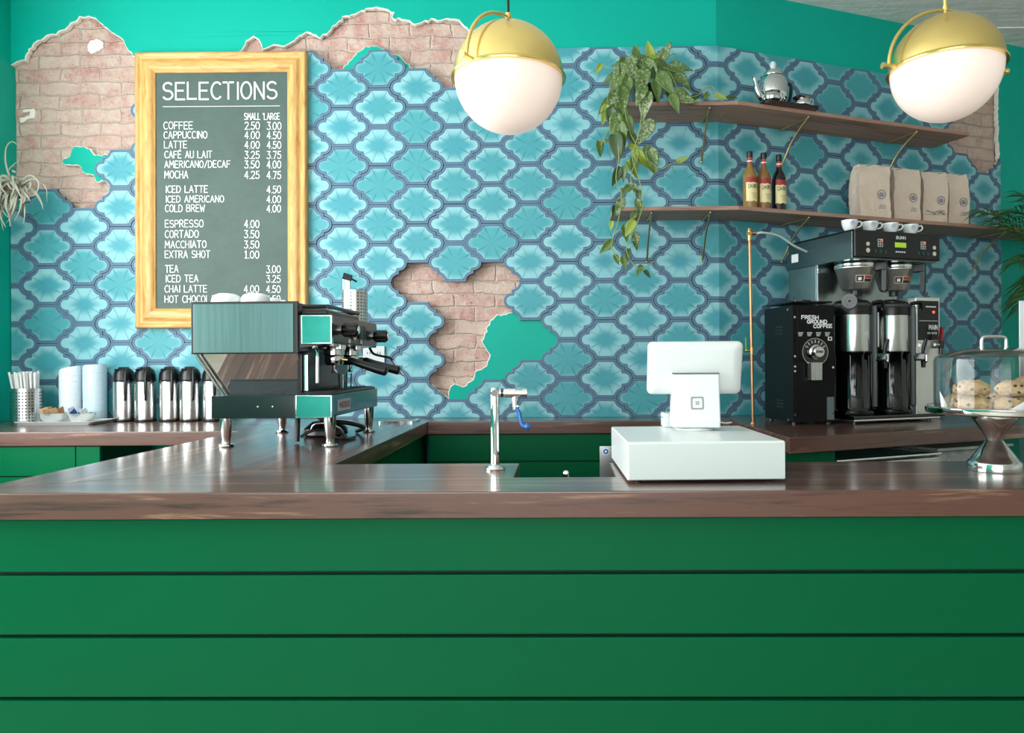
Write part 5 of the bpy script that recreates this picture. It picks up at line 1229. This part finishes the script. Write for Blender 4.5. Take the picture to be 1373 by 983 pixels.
# syrup bottles
def bottle(px, label, liquid, dark):
    u, p = on_wall_px(px, ZL + .1, .135)
    root = thing('syrup_bottle', label, 'bottle', (p.x, p.y, ZL), TH + .1, 'syrup bottles on the lower shelf')
    R_ = .0345
    mb = MB(); pr = [(0, 0), (R_ - .004, 0), (R_, .004), (R_, .168), (R_ - .002, .182), (.024, .205), (.0145, .222), (.0125, .235), (.0125, .272), (0, .272)]
    mb.lathe(pr, 36); mb.build('glass_body', M('syrup_' + liquid, liquid, .06, var=0, coat=.6), root)
    mb = MB(); mb.lathe([(.0135, .268), (.0145, .270), (.0145, .296), (.0125, .298), (0, .298)], 24); mb.build('cap', BLACK, root)
    mb = MB(); mb.lathe([(.0129, .235), (.0131, .236), (.0131, .262), (.0129, .263)], 24); nb = mb.build('neck_label', M('neck_red', 'B4343E', .4, var=0), root)
    mb = MB(); mb.lathe([(.0133, .246), (.0135, .2465), (.0135, .2525), (.0133, .253)], 24); mb.build('neck_band', M('cream_label', 'EFE6DC', .4), nb)
    def wrap(mb, z0, z1, dr_, a0=-1.25, a1=1.25, wave=0, n=20):
        lo = [mb.b.verts.new(((R_ + dr_) * math.sin(a0 + (a1 - a0) * k / n), -(R_ + dr_) * math.cos(a0 + (a1 - a0) * k / n), z0 + wave * math.sin(k * .9))) for k in range(n + 1)]
        hi = [mb.b.verts.new(((R_ + dr_) * math.sin(a0 + (a1 - a0) * k / n), -(R_ + dr_) * math.cos(a0 + (a1 - a0) * k / n), z1 + wave * .4 * math.sin(k * .6))) for k in range(n + 1)]
        for k in range(n): mb.b.faces.new([lo[k], lo[k + 1], hi[k + 1], hi[k]])
    mb = MB(); wrap(mb, .048, .150, .0005, wave=.002); lb = mb.build('label', M('yellow_cream_label', 'E9DDA6', .5, var=.05), root, 60)
    mb = MB(); wrap(mb, .140, .166, .0009, wave=.0015); mb.build('red_band', M('label_dark_red', 'A52A35', .4, var=0), lb, 60)
    # brand script and small print
    mb = MB(); tw = text_width('DAVINCI'); x = -.9; h = .024
    for ch in 'DAVINCI':
        for st in GL[ch]:
            for a, b in zip(st, st[1:]):
                def Pn(q_, o_): ang_ = x + q_[0] * .44; return ((R_ + .0014) * math.sin(ang_), -(R_ + .0014) * math.cos(ang_), .112 + q_[1] * h * .8 + o_)
                mb._add([Pn(a, -.0013), Pn(b, -.0013), Pn(b, .0013), Pn(a, .0013)], [(0, 1, 2, 3)]); mb._add([Pn((a[0] - .05, a[1]), 0), Pn((b[0] - .05, b[1]), 0), Pn((b[0] + .05, b[1]), 0), Pn((a[0] + .05, a[1]), 0)], [(0, 1, 2, 3)])
        x += (glyph_w(ch) + .1) * .44
    mb.build('label_script', MATS['dark_print'], lb, 0)
    mb = MB()
    for k, w_ in enumerate((.5, .4, .3)): wrap(mb, .085 - k * .010, .0875 - k * .010, .0012, -w_, w_, n=6)
    mb.build('label_small_print', M('gold_print', '9A8048', .5, var=0), lb, 60)
bottle(1005.5, 'amber syrup bottle with red and cream label, leftmost of the three on the lower shelf', '96723A', False)
bottle(1024, 'amber syrup bottle with red and cream label, middle of the three on the lower shelf', '8A6234', False)
bottle(1044.5, 'dark brown syrup bottle with red and cream label, rightmost of the three', '140B0A', True)

# kraft coffee bags
t = NT('kraft_paper'); oc = t.coords(); n1 = t.noise(oc, 9, 5, .6, .8); n2 = t.noise(oc, 150, 3)
t.set(Base_Color=t.ramp(t.math('ADD', t.math('MULTIPLY', n1, .6), t.math('MULTIPLY', n2, .4)), [(.3, lin('D6BFAC')), (.7, lin('E8D6C6'))]), Roughness=.75); t.bump(n1, .5, .02); KRAFT = t.m
INKB = M('blue_grey_ink', '5A6A86', .6, var=0)
def bag(px, label, seed, w_, h_, script):
    u, p = on_wall_px(px, ZL + .15, .115)
    r_ = random.Random(seed); root = thing('coffee_bag', label, 'coffee bag', (p.x, p.y, ZL), math.radians(13) + r_.uniform(-.04, .04), 'kraft coffee bags on the lower shelf')
    dd = .092; nx, nz = 10, 14; mb = MB(); rows = []
    per = []
    for k in range(nx): per.append((-w_ / 2 + w_ * k / nx, -dd / 2, 0))
    for k in range(6): per.append((w_ / 2, -dd / 2 + dd * k / 6, 1))
    for k in range(nx): per.append((w_ / 2 - w_ * k / nx, dd / 2, 2))
    for k in range(6): per.append((-w_ / 2, dd / 2 - dd * k / 6, 3))
    for j in range(nz + 1):
        tz = j / nz; pin = 1 if tz < .86 else max(.50, 1 - (tz - .86) / .14 * .5); row = []
        for x, y, sd in per:
            bul = 1 + .05 * math.sin(pi * min(1, tz * 1.2)); yy = y * bul * pin; xx = x
            if sd in (1, 3): xx *= 1 - .10 * (1 - abs(y) / (dd / 2)) * (1 if tz > .15 else tz / .15) * (1.0 if tz < .9 else .6)
            row.append(mb.b.verts.new((xx + r_.uniform(-.0016, .0016) + .004 * math.sin(7 * tz + seed), yy + r_.uniform(-.0022, .0022) * (tz > 0) - (0 if tz < .9 else .012 * (tz - .9) / .1), h_ * tz + (.006 * math.sin(x * 60 + seed) * max(0, tz - .8) * 5 if tz > .8 else 0))))
        rows.append(row)
    n = len(per)
    for a, b in zip(rows, rows[1:]):
        for k in range(n): mb.b.faces.new([a[k], a[(k + 1) % n], b[(k + 1) % n], b[k]])
    mb.b.faces.new(rows[0][::-1]); mb.b.faces.new(rows[-1]); mb.build('bag_body', KRAFT, root, 28)
    mb = MB(); mb.box((0, -.012, h_ - .006), (w_ * .98, .040, .016), bev=.005, rot=Matrix.Rotation(-.25 + r_.uniform(-.1, .1), 4, 'X') @ Matrix.Rotation(r_.uniform(-.05, .05), 4, 'Y')); mb.build('folded_top', KRAFT, root)
    yq = -dd / 2 * 1.055 - .0022
    mb = MB(); cxq, czq = w_ * .20, h_ * .47
    ring_prism(mb, [(cxq + .024 * math.cos(2 * pi * k / 28), czq + .024 * math.sin(2 * pi * k / 28)) for k in range(28)], [(cxq + .0212 * math.cos(2 * pi * k / 28), czq + .0212 * math.sin(2 * pi * k / 28)) for k in range(28)], yq - .0006, yq + .0005)
    for k, w2 in enumerate((.012, .015, .010)): mb.bx(cxq - w2, cxq + w2, yq - .0006, yq + .0005, czq - .011 + k * .008, czq - .0065 + k * .008)
    for k in range(3): mb.bx(cxq - .02 + .004 * k, cxq + .024, yq - .0002, yq + .0005, h_ * .22 + k * .008, h_ * .22 + .002 + k * .008)
    mb.build('printed_emblem', INKB, root, 0)
    if script:
        mb = MB(); pts = [(-.06 + .115 * k / 60 , yq - .001, h_ * .24 + .009 * math.sin(k * .55) * math.cos(k * .13) + .006 * math.sin(k * .2)) for k in range(61)]
        mb.tube(pts, .0011, 5); mb.tube([(-.075, yq - .001, h_ * .195), (.06, yq - .001, h_ * .20)], .0006, 5); mb.build('handwriting', MATS['dark_print'], root)
bag(1166, 'kraft paper coffee bag with round blue emblem, leftmost and widest of the four', 1, .178, .292, False)
bag(1208.5, 'kraft paper coffee bag with round blue emblem, second from the left', 2, .165, .290, False)
bag(1246.5, 'kraft paper coffee bag with black handwriting across its lower front', 3, .152, .288, True)
bag(1277.5, 'kraft paper coffee bag with round blue emblem, rightmost of the four beside the palm', 4, .128, .292, False)

# silver tea set
u, p = on_wall_px(1049, ZU, .188)
trz = TH - .02
root = thing('silver_tray', 'dark oblong tray under the silver tea set on the upper shelf', 'tray', (p.x, p.y, ZU), trz)
mb = MB(); mb.prism(rrect(0, 0, .150, .088, .02), .0, .004); mb.X = Matrix.Rotation(-pi / 2, 4, 'X'); ring_prism(mb, rrect(0, 0, .155, .092, .022), rrect(0, 0, .148, .086, .02), -.013, .0); mb.build('tray_body', M('dark_silver', '4C4446', .25, .9, var=.1), root)
def tray_pt(x, y, z): return (p.x + math.cos(trz) * x - math.sin(trz) * y, p.y + math.sin(trz) * x + math.cos(trz) * y, ZU + z)
root = thing('coffee_pot', 'tall chrome coffee pot with curved spout and black handle on the upper shelf', 'coffee pot', tray_pt(-.028, .034, .0045), trz); root.scale = (1.2,) * 3
mb = MB(); mb.lathe([(0, 0), (.036, 0), (.038, .005), (.034, .014), (.036, .022), (.050, .036), (.0585, .055), (.060, .09), (.0585, .118), (.052, .136), (.040, .146), (.038, .15), (0, .15)], 48); mb.build('body', CHROME, root)
mb = MB(); mb.lathe([(.041, .148), (.042, .152), (.036, .166), (.024, .174), (.013, .178), (0, .178)], 40); mb.build('lid', CHROME, root)
mb = MB(); mb.lathe([(.012, .176), (.011, .184), (.013, .192), (.013, .200), (.008, .208), (0, .210)], 20); mb.build('glass_knob', M('clear_knob', 'D5DDDC', .08, var=0), root)
mb = MB(); sp_ = smooth_path([(-.050, 0, .050), (-.066, 0, .060), (-.078, 0, .085), (-.086, 0, .118), (-.092, 0, .132), (-.098, 0, .134)], 6); mb.tube(sp_, [.014 - .0095 * k / (len(sp_) - 1) for k in range(len(sp_))], 12); mb.build('spout', CHROME, root)
mb = MB(); mb.tube(smooth_path([(.054, 0, .120), (.072, 0, .127), (.086, 0, .120), (.088, 0, .095), (.082, 0, .065), (.066, 0, .040), (.052, 0, .030)], 6), .0068, 10); mb.build('handle', BLACK, root)
small_pr = [(0, 0), (.018, 0), (.021, .003), (.018, .008), (.030, .018), (.032, .028), (.027, .038), (.026, .044), (.031, .050), (.029, .050), (.024, .044), (.025, .038), (.029, .028), (.027, .020), (0, .012)]
root = thing('sugar_bowl', 'small silver bowl with two loop handles, left of the coffee pot', 'sugar bowl', tray_pt(-.100, -.050, .0045), trz); root.scale = (1.2,) * 3
mb = MB(); mb.lathe(small_pr, 36, sx=1.15, sy=1.15); mb.build('bowl', CHROME, root)
for s_ in (-1, 1):
    mb = MB(); mb.tube(smooth_path([(s_ * .033, 0, .044), (s_ * .047, 0, .054), (s_ * .056, 0, .048), (s_ * .050, 0, .030), (s_ * .034, 0, .018)], 6), .0026, 8); mb.build('handle', CHROME, root)
root = thing('cream_jug', 'small silver jug with one loop handle, right of the coffee pot', 'jug', tray_pt(.096, -.030, .0045), trz); root.scale = (1.2,) * 3
mb = MB(); mb.lathe(small_pr, 36, sx=1.05, sy=1.05)
for v in mb.b.verts:
    if v.co.z > .040 and v.co.x < -.018: v.co.x -= .010; v.co.z += .003
mb.build('bowl', CHROME, root)
mb = MB(); mb.tube(smooth_path([(.030, 0, .044), (.045, 0, .053), (.054, 0, .046), (.047, 0, .028), (.032, 0, .018)], 6), .0026, 8); mb.build('handle', CHROME, root)

# ------------------------------------------------------------------ trailing plant on the upper shelf
t = NT('silver_pothos_leaf'); uvn = t.coords('UV'); n1 = t.noise(t.coords(), 90, 4, .6); n2 = t.noise(t.coords(), 14, 2); kind = t.attr('kind')
c = t.mix(t.ramp(t.math('ADD', t.math('MULTIPLY', n1, .8), t.math('MULTIPLY', kind, .25)), [(.54, (0, 0, 0)), (.62, (1, 1, 1))]), t.mix(n2, lin('3E5A24'), lin('5F7A34')), lin('93A184'))
c = t.mix(t.math('GREATER_THAN', kind, .82), c, lin('8FA344')); c = t.mix(t.math('LESS_THAN', kind, .16), c, lin('2F4A20'))
t.set(Base_Color=c, Roughness=.42); t.p.inputs['Subsurface Weight'].default_value = 0; t.bump(n1, .15, .004); LEAF = t.m
STEM = M('green_stem', '8C9A55', .5, var=.1)
u, pp_ = on_wall_px(866, ZU, .15)
PX, PY = pp_.x, pp_.y
root = thing('trailing_plant', 'silver-leaved trailing plant in a dark glazed pot spilling over the left end of both shelves', 'plant', (PX, PY, ZU))
mb = MB(); mb.lathe([(0, 0), (.055, 0), (.058, .004), (.078, .075), (.082, .092), (.084, .095), (.080, .096), (.076, .090), (.072, .078), (0, .078)], 40); mb.build('pot', M('dark_glaze', '23282A', .18, var=.2, coat=.4), root)
mb = MB(); mb.lathe([(0, .080), (.0735, .079)], 24); mb.build('soil', M('potting_soil', '2A1F18', .95, var=.3, vscale=120, bump=.6), root)
lb = bmesh.new(); lk = lb.verts.layers.float.new('kind'); rl = random.Random(21)
def leaf(pos, dirv, up, L, kindv):
    """heart-shaped leaf: folded along the midrib, drooping tip"""
    d = Vector(dirv).normalized(); s_ = d.cross(Vector(up)); s_ = s_.normalized() if s_.length > 1e-4 else Vector((1, 0, 0)); nn = s_.cross(d).normalized()
    prof = [(0, .0), (.04, .14), (.14, .235), (.28, .265), (.44, .24), (.62, .175), (.80, .095), (.92, .04), (1, 0)]
    rows = []; fold = rl.uniform(.15, .5); curl = rl.uniform(.05, .35); tw = rl.uniform(-.2, .2)
    for tt, w_ in prof:
        row = []
        for m in (-1, -.5, 0, .5, 1):
            x = w_ * m * L; back = -.07 * L if (tt < .1 and abs(m) == 1) else 0
            q_ = Vector(pos) + d * (tt * L + back) + s_ * x + nn * (abs(m) * w_ * L * fold - curl * L * tt * tt + tw * x * tt)
            v = lb.verts.new(q_); v[lk] = kindv; row.append(v)
        rows.append(row)
    for a, b in zip(rows, rows[1:]):
        for k in range(4):
            try: lb.faces.new([a[k], a[k + 1], b[k + 1], b[k]])
            except ValueError: pass
stems = MB()
def at_l(px, py, Y): return at(px, py, Y) - root.location
YP = PY
def vine(pts, r=.0022): P = smooth_path(pts, 8); stems.tube(P, r, 6); return P
crown = Vector((0, 0, .085))
# leaves given by photo place: (px, py, dx, dy, length px, depth offset in front, kind)
LV = [
 (853, 72, -.1, -1, 26, .05, .55), (868, 84, -.6, -.6, 34, .0, .30), (878, 78, .6, -.4, 36, .02, .9), (846, 88, -.5, .8, 36, .06, .6), (836, 92, -.2, 1, 34, .05, .5), (870, 92, .3, .7, 40, .08, .6),
 (884, 88, .9, .2, 38, .06, .65), (893, 98, .9, .35, 30, .05, .5), (900, 105, .8, .5, 26, .04, .3), (832, 100, -.5, .9, 40, .07, .55), (848, 100, .2, 1, 36, .09, .7), (826, 118, -.4, 1, 38, .08, .6),
 (840, 118, -.2, 1, 36, .10, .55), (822, 134, -.5, 1, 32, .09, .5), (835, 132, .1, 1, 40, .11, .6), (814, 142, -.7, .8, 30, .08, .3), (812, 152, -.2, 1, 28, .09, .9), (820, 158, .1, 1, 34, .10, .12),
 (862, 110, -.3, 1, 42, .10, .6), (860, 128, -.4, 1, 34, .12, .55), (866, 140, -.25, 1, 40, .12, .62), (890, 112, .5, .9, 40, .10, .6), (904, 138, .35, 1, 30, .12, .58), (912, 128, .95, .3, 34, .10, .6),
 (900, 128, 1, .4, 24, .08, .1), (918, 134, 1, .25, 28, .11, .62), (930, 130, .6, -.5, 20, .06, .1), (880, 100, .2, .8, 32, .09, .14), (856, 92, .0, -.8, 30, -.02, .2), (896, 92, .7, -.5, 24, .0, .6),
 (888, 76, .3, -.5, 30, .02, .6), (904, 92, .8, .1, 34, .04, .62), (912, 108, .7, .7, 32, .06, .6), (880, 120, .2, 1, 34, .10, .35), (896, 116, .4, 1, 30, .09, .62), (840, 82, -.8, .1, 30, .03, .6), (824, 104, -.9, .4, 26, .04, .3), (872, 70, -.2, -.9, 28, -.02, .9), (858, 82, .4, .4, 36, .04, .62), (834, 152, .35, 1, 36, .10, .6), (826, 168, -.2, 1, 40, .11, .6), (832, 182, .05, 1, 44, .12, .5), (826, 196, .1, 1, 44, .11, .15), (842, 168, .4, 1, 30, .10, .2), (868, 176, -.55, .9, 40, .12, .62),
 (846, 186, .6, .8, 28, .10, .25), (804, 198, .1, 1, 24, .09, .62), (812, 190, -.9, .2, 12, .09, .6), (850, 200, .9, .6, 26, .1, .88), (868, 205, .3, .9, 26, .1, .2), (858, 214, .7, .9, 30, .11, .9), (850, 222, .1, 1, 28, .11, .3),
 (874, 214, .25, 1, 38, .12, .65), (866, 220, .8, .9, 34, .11, .92), (846, 226, .6, .8, 30, .11, .9), (828, 236, -.4, 1, 28, .1, .14), (836, 232, -.1, 1, 22, .1, .2), (848, 252, .6, .6, 24, .12, .6), (856, 262, -.1, 1, 18, .12, .12),
 (842, 254, -.7, .6, 22, .11, .58), (832, 276, -.3, 1, 28, .12, .62), (824, 282, -.1, .9, 18, .1, .15), (820, 302, -.2, 1, 14, .11, .9), (856, 278, .3, 1, 26, .13, .6), (850, 290, -.4, .8, 18, .12, .5), (846, 306, -.5, .9, 28, .13, .92),
 (838, 312, .2, 1, 24, .12, .3), (852, 322, .15, 1, 26, .13, .62), (816, 330, -.7, .7, 26, .12, .16), (826, 348, .4, 1, 16, .12, .2), (836, 352, .2, 1, 20, .12, .3), (842, 342, -.1, 1, 20, .12, .12), (858, 362, -.4, .9, 18, .12, .4), (866, 366, .5, .6, 14, .12, .15)]
for (px, py, dx, dy, Lp, off, kd) in LV:
    off = max(off, .0); Yl = YP - off - (.05 if py > 110 else 0)
    L = Lp * Yl / FPX * .94
    kd = kd if kd < .16 or kd > .82 else min(.8, max(.17, kd + rl.uniform(-.35, .1)))
    dv = Vector((dx, rl.uniform(-.35, .15), -dy)); a = at_l(px, py - Lp * .4 * dy, Yl); a.x -= dv.x * .3 * L
    leaf(a, dv, (rl.uniform(-.35, .35), -1, .25 + rl.uniform(-.2, .3)), L, kd)
for (px, py, dx, dy, Lp) in ((806, 86, -.3, .6, 16), (852, 62, .2, .9, 14)):
    a = at_l(px, py, YP - .02); leaf(a, (dx, -.2, -dy), (.2, -1, .3), Lp * YP / FPX, .95)
def sv(px, py, off): return tuple(at_l(px, py, YP - off - (.02 if py > 105 else 0)))
for pts in ([(0, 0, .09), sv(845, 92, .05), sv(830, 120, .10), sv(824, 160, .13), sv(830, 205, .15), sv(826, 240, .15), sv(834, 262, .15), sv(828, 300, .16), sv(820, 330, .16), sv(832, 352, .16)],
            [(.02, -.02, .09), sv(862, 108, .10), sv(862, 140, .16), sv(856, 180, .17), sv(848, 210, .16), sv(858, 245, .16), sv(862, 275, .17), sv(850, 310, .17), sv(840, 335, .16), sv(856, 360, .16), sv(878, 350, .15)],
            [(-.02, -.02, .09), sv(846, 96, .08), sv(838, 140, .14), sv(844, 175, .15), sv(856, 205, .15), sv(846, 235, .15), sv(850, 262, .15)],
            [(.03, -.02, .09), sv(888, 104, .08), sv(900, 122, .12), sv(906, 145, .14)], [(.03, 0, .09), sv(895, 96, .06), sv(912, 124, .10), sv(928, 132, .12)],
            [(-.02, 0, .09), sv(832, 94, .04), sv(818, 92, .04), sv(806, 86, .03)], [(0, 0, .09), sv(856, 76, .02), sv(853, 62, .02)], [(.03, .01, .09), sv(892, 82, .0), sv(904, 72, .0), sv(908, 78, .0), sv(900, 84, 0)],
            [sv(920, 130, .10), sv(935, 128, .10), sv(945, 118, .09), sv(955, 116, .09), sv(962, 128, .09)], [sv(868, 215, .16), sv(886, 226, .15), sv(900, 220, .15), sv(912, 216, .14)],
            [sv(826, 160, .13), sv(812, 180, .13), sv(806, 195, .13)], [(-.03, -.01, .09), sv(830, 105, .07), sv(816, 130, .10), sv(812, 150, .12)]):
    vine(pts)
for (px, py, dx, dy, Lp, kd) in ((958, 128, .6, .2, 18, .85), (950, 124, -.4, .6, 14, .3), (975, 130, .6, .1, 14, .1), (908, 217, .8, -.3, 16, .9)):
    a = at_l(px, py, YP - .10); leaf(a, (dx, -.2, -dy), (.2, -1, .3), Lp * YP / FPX, kd)
def leaf_obj(): 
    me = bpy.data.meshes.new('foliage'); lb.to_mesh(me); lb.free(); me.materials.append(LEAF); me.shade_smooth()
    o = bpy.data.objects.new('foliage', me); COL.objects.link(o); o.parent = root
    m = o.modifiers.new('smooth', 'SUBSURF'); m.levels = m.render_levels = 1
    o.modifiers.new('thickness', 'SOLIDIFY').thickness = .0008
leaf_obj(); stems.build('stems', STEM, root)

# ------------------------------------------------------------------ air plant on the left wall
q = at(24, 260, 3.50)
AX, AY, AZ = max(q.x, XL + .07), 3.50, q.z
root = thing('air_plant', 'grey curly air plant mounted high in the left corner by the broken plaster', 'air plant', (AX, AY, AZ))
ra_ = random.Random(9); mb = MB()
def ribbon(mb, pts, w0):
    P = smooth_path(pts, 6); n = len(P); rows = []
    for i, p_ in enumerate(P):
        tt = i / (n - 1); tg = (P[min(i + 1, n - 1)] - P[max(i - 1, 0)]).normalized(); sd = tg.cross(Vector((0, -1, .3))); sd = sd.normalized() if sd.length > .05 else Vector((1, 0, 0)); nm = sd.cross(tg)
        w_ = w0 * (1 - tt) ** .8 + .0004
        rows.append([mb.b.verts.new(p_ - sd * w_ + nm * w_ * .5), mb.b.verts.new(p_), mb.b.verts.new(p_ + sd * w_ + nm * w_ * .5)])
    for a, b in zip(rows, rows[1:]):
        for k in range(2): mb.b.faces.new([a[k], a[k + 1], b[k + 1], b[k]])
for k in range(44):
    a = 2.39996 * k; ln = ra_.uniform(.085, .135); ti = ra_.uniform(.35, 1.0); dirx, dirz = math.cos(a) * ti, math.sin(a) * ti; dep = -math.sqrt(max(.02, 1 - ti * ti)) * .8
    xs = lambda x: max(x, XL + .012 - AX); dr_ = ra_.uniform(.02, .085) * (1.2 if dirz < .3 else .8); cu_ = ra_.uniform(-.02, .02)
    ribbon(mb, [(0, 0, 0), (xs(dirx * ln * .35), dep * ln * .35, dirz * ln * .35 + .014), (xs(dirx * ln * .75), dep * ln * .7, dirz * ln * .72 + .012), (xs(dirx * ln * 1.05 + cu_), dep * ln * .9, dirz * ln - dr_ * .4), (xs(dirx * ln * 1.12 + cu_ * 2), dep * ln * .95, dirz * ln * 1.02 - dr_), (xs(dirx * ln * .98 + cu_ * 3), dep * ln * .9, dirz * ln - dr_ * 1.5)], ra_.uniform(.0085, .0125))
for pts in ([(0, 0, 0), (-.02, -.02, .07), (-.035, -.03, .15), (-.03, -.03, .22), (.0, -.03, .245), (.03, -.03, .22)], [(0, 0, 0), (-.015, -.01, .05), (-.03, -.02, .10), (0, -.02, .14), (.03, -.02, .15)], [(0, 0, 0), (.05, -.03, .04), (.11, -.04, .06), (.16, -.03, .02), (.165, -.03, -.05)], [(0, 0, 0), (.04, -.03, .05), (.10, -.05, .075), (.14, -.05, .04), (.12, -.05, -.02), (.06, -.05, -.01)]):
    ribbon(mb, pts, .006)
fo = mb.build('leaves', M('grey_green_leaf', '9C9C8C', .7, var=.12, vscale=20), root, 80); fo.modifiers.new('thickness', 'SOLIDIFY').thickness = .0012
mb = MB(); mb.ball((0, .0, 0), .022, 14, (1, 1, 1.1)); mb.tube([(0, .01, 0), (XL + .02 - AX, .03, -.002), (XL - AX + .0005, .03, -.002)], .006, 8); mb.build('mount', M('cork_mount', '6B5A48', .9), root)

# ------------------------------------------------------------------ palm at the right end
PMX, PMY = 2.86, 4.02
root = thing('potted_palm', 'dark green palm with arching fronds at the right edge, by the end of the shelves', 'palm', (PMX, PMY, T))
mb = MB(); mb.lathe([(0, 0), (.085, 0), (.09, .005), (.115, .17), (.12, .19), (.112, .19), (.105, .16), (0, .16)], 36); mb.build('pot', M('dark_planter', '2B2F2E', .5), root)
mb = MB(); mb.tube([(0, 0, .15), (.01, 0, .4), (.0, .01, .62)], [.02, .017, .014], 10); mb.tube([(.03, .02, .15), (.05, .03, .35), (.04, .03, .5)], [.014, .012, .01], 8); mb.build('trunk', M('palm_trunk', '4A3B2A', .9, var=.2), root)
mb = MB(); st_ = MB(); rp = random.Random(17)
def frond(base, tip, arch, nleaf, ll, wd):
    base, tip = Vector(base), Vector(tip); mid = (base + tip) / 2 + Vector((0, 0, arch)); P = []
    for i in range(25):
        tt = i / 24; P.append(base * (1 - tt) ** 2 + mid * 2 * tt * (1 - tt) + tip * tt ** 2)
    st_.tube(P, [.005 * (1 - i / 26) + .001 for i in range(25)], 6)
    for k in range(nleaf):
        tt = .28 + .72 * k / (nleaf - 1); i = min(23, int(tt * 24)); p_ = P[i].lerp(P[i + 1], tt * 24 - i) if i < 24 else P[24]; tg = (P[i + 1] - P[i]).normalized()
        for s_ in (-1, 1):
            sd = tg.cross(Vector((0, 0, 1))).normalized() * s_; L = ll * (.45 + .55 * math.sin(pi * (.15 + .8 * (tt - .28) / .72))) * rp.uniform(.85, 1.1)
            d = (sd * .62 + tg * .85 + Vector((0, 0, rp.uniform(-.15, .2)))).normalized(); e_ = p_ + d * L + Vector((0, 0, -L * rp.uniform(.12, .4))); m_ = p_ + d * L * .5 + Vector((0, 0, L * .03))
            wv = d.cross(Vector((rp.uniform(-.5, .5), -.6, .8))).normalized() * wd
            mb._add([p_, m_ - wv, m_ + wv, e_, m_ + Vector((0, 0, -wd * .6))], [(0, 1, 4), (0, 4, 2), (1, 3, 4), (4, 3, 2)])
top_ = (0, .01, .60)
def rel(px, py, Y): return tuple(at(px, py, Y) - root.location)
for tip, arch, nl, ll in ((rel(1316, 284, 3.90), .22, 22, .17), (rel(1332, 296, 3.90), .16, 20, .15), (rel(1350, 285, 3.92), .30, 22, .17), (rel(1375, 262, 3.9), .2, 20, .2), (rel(1368, 350, 3.85), .20, 20, .2), (rel(1366, 415, 3.85), .34, 22, .2), (rel(1372, 400, 3.8), .2, 20, .18),
                            (rel(1420, 200, 4.0), .2, 20, .2), (rel(1470, 300, 3.8), .25, 20, .2), (rel(1460, 420, 3.7), .3, 20, .2), (rel(1400, 470, 3.7), .35, 20, .18), (rel(1400, 330, 3.8), .30, 18, .15)):
    frond(top_, tip, arch, nl, ll, .0062)
PALM = M('palm_leaf', '2F5A22', .4, var=.35, vscale=9); fo = mb.build('fronds', PALM, root, 0); fo.modifiers.new('thickness', 'SOLIDIFY').thickness = .0008
st_.build('frond_stems', M('palm_stem', '6B7A34', .5), root)
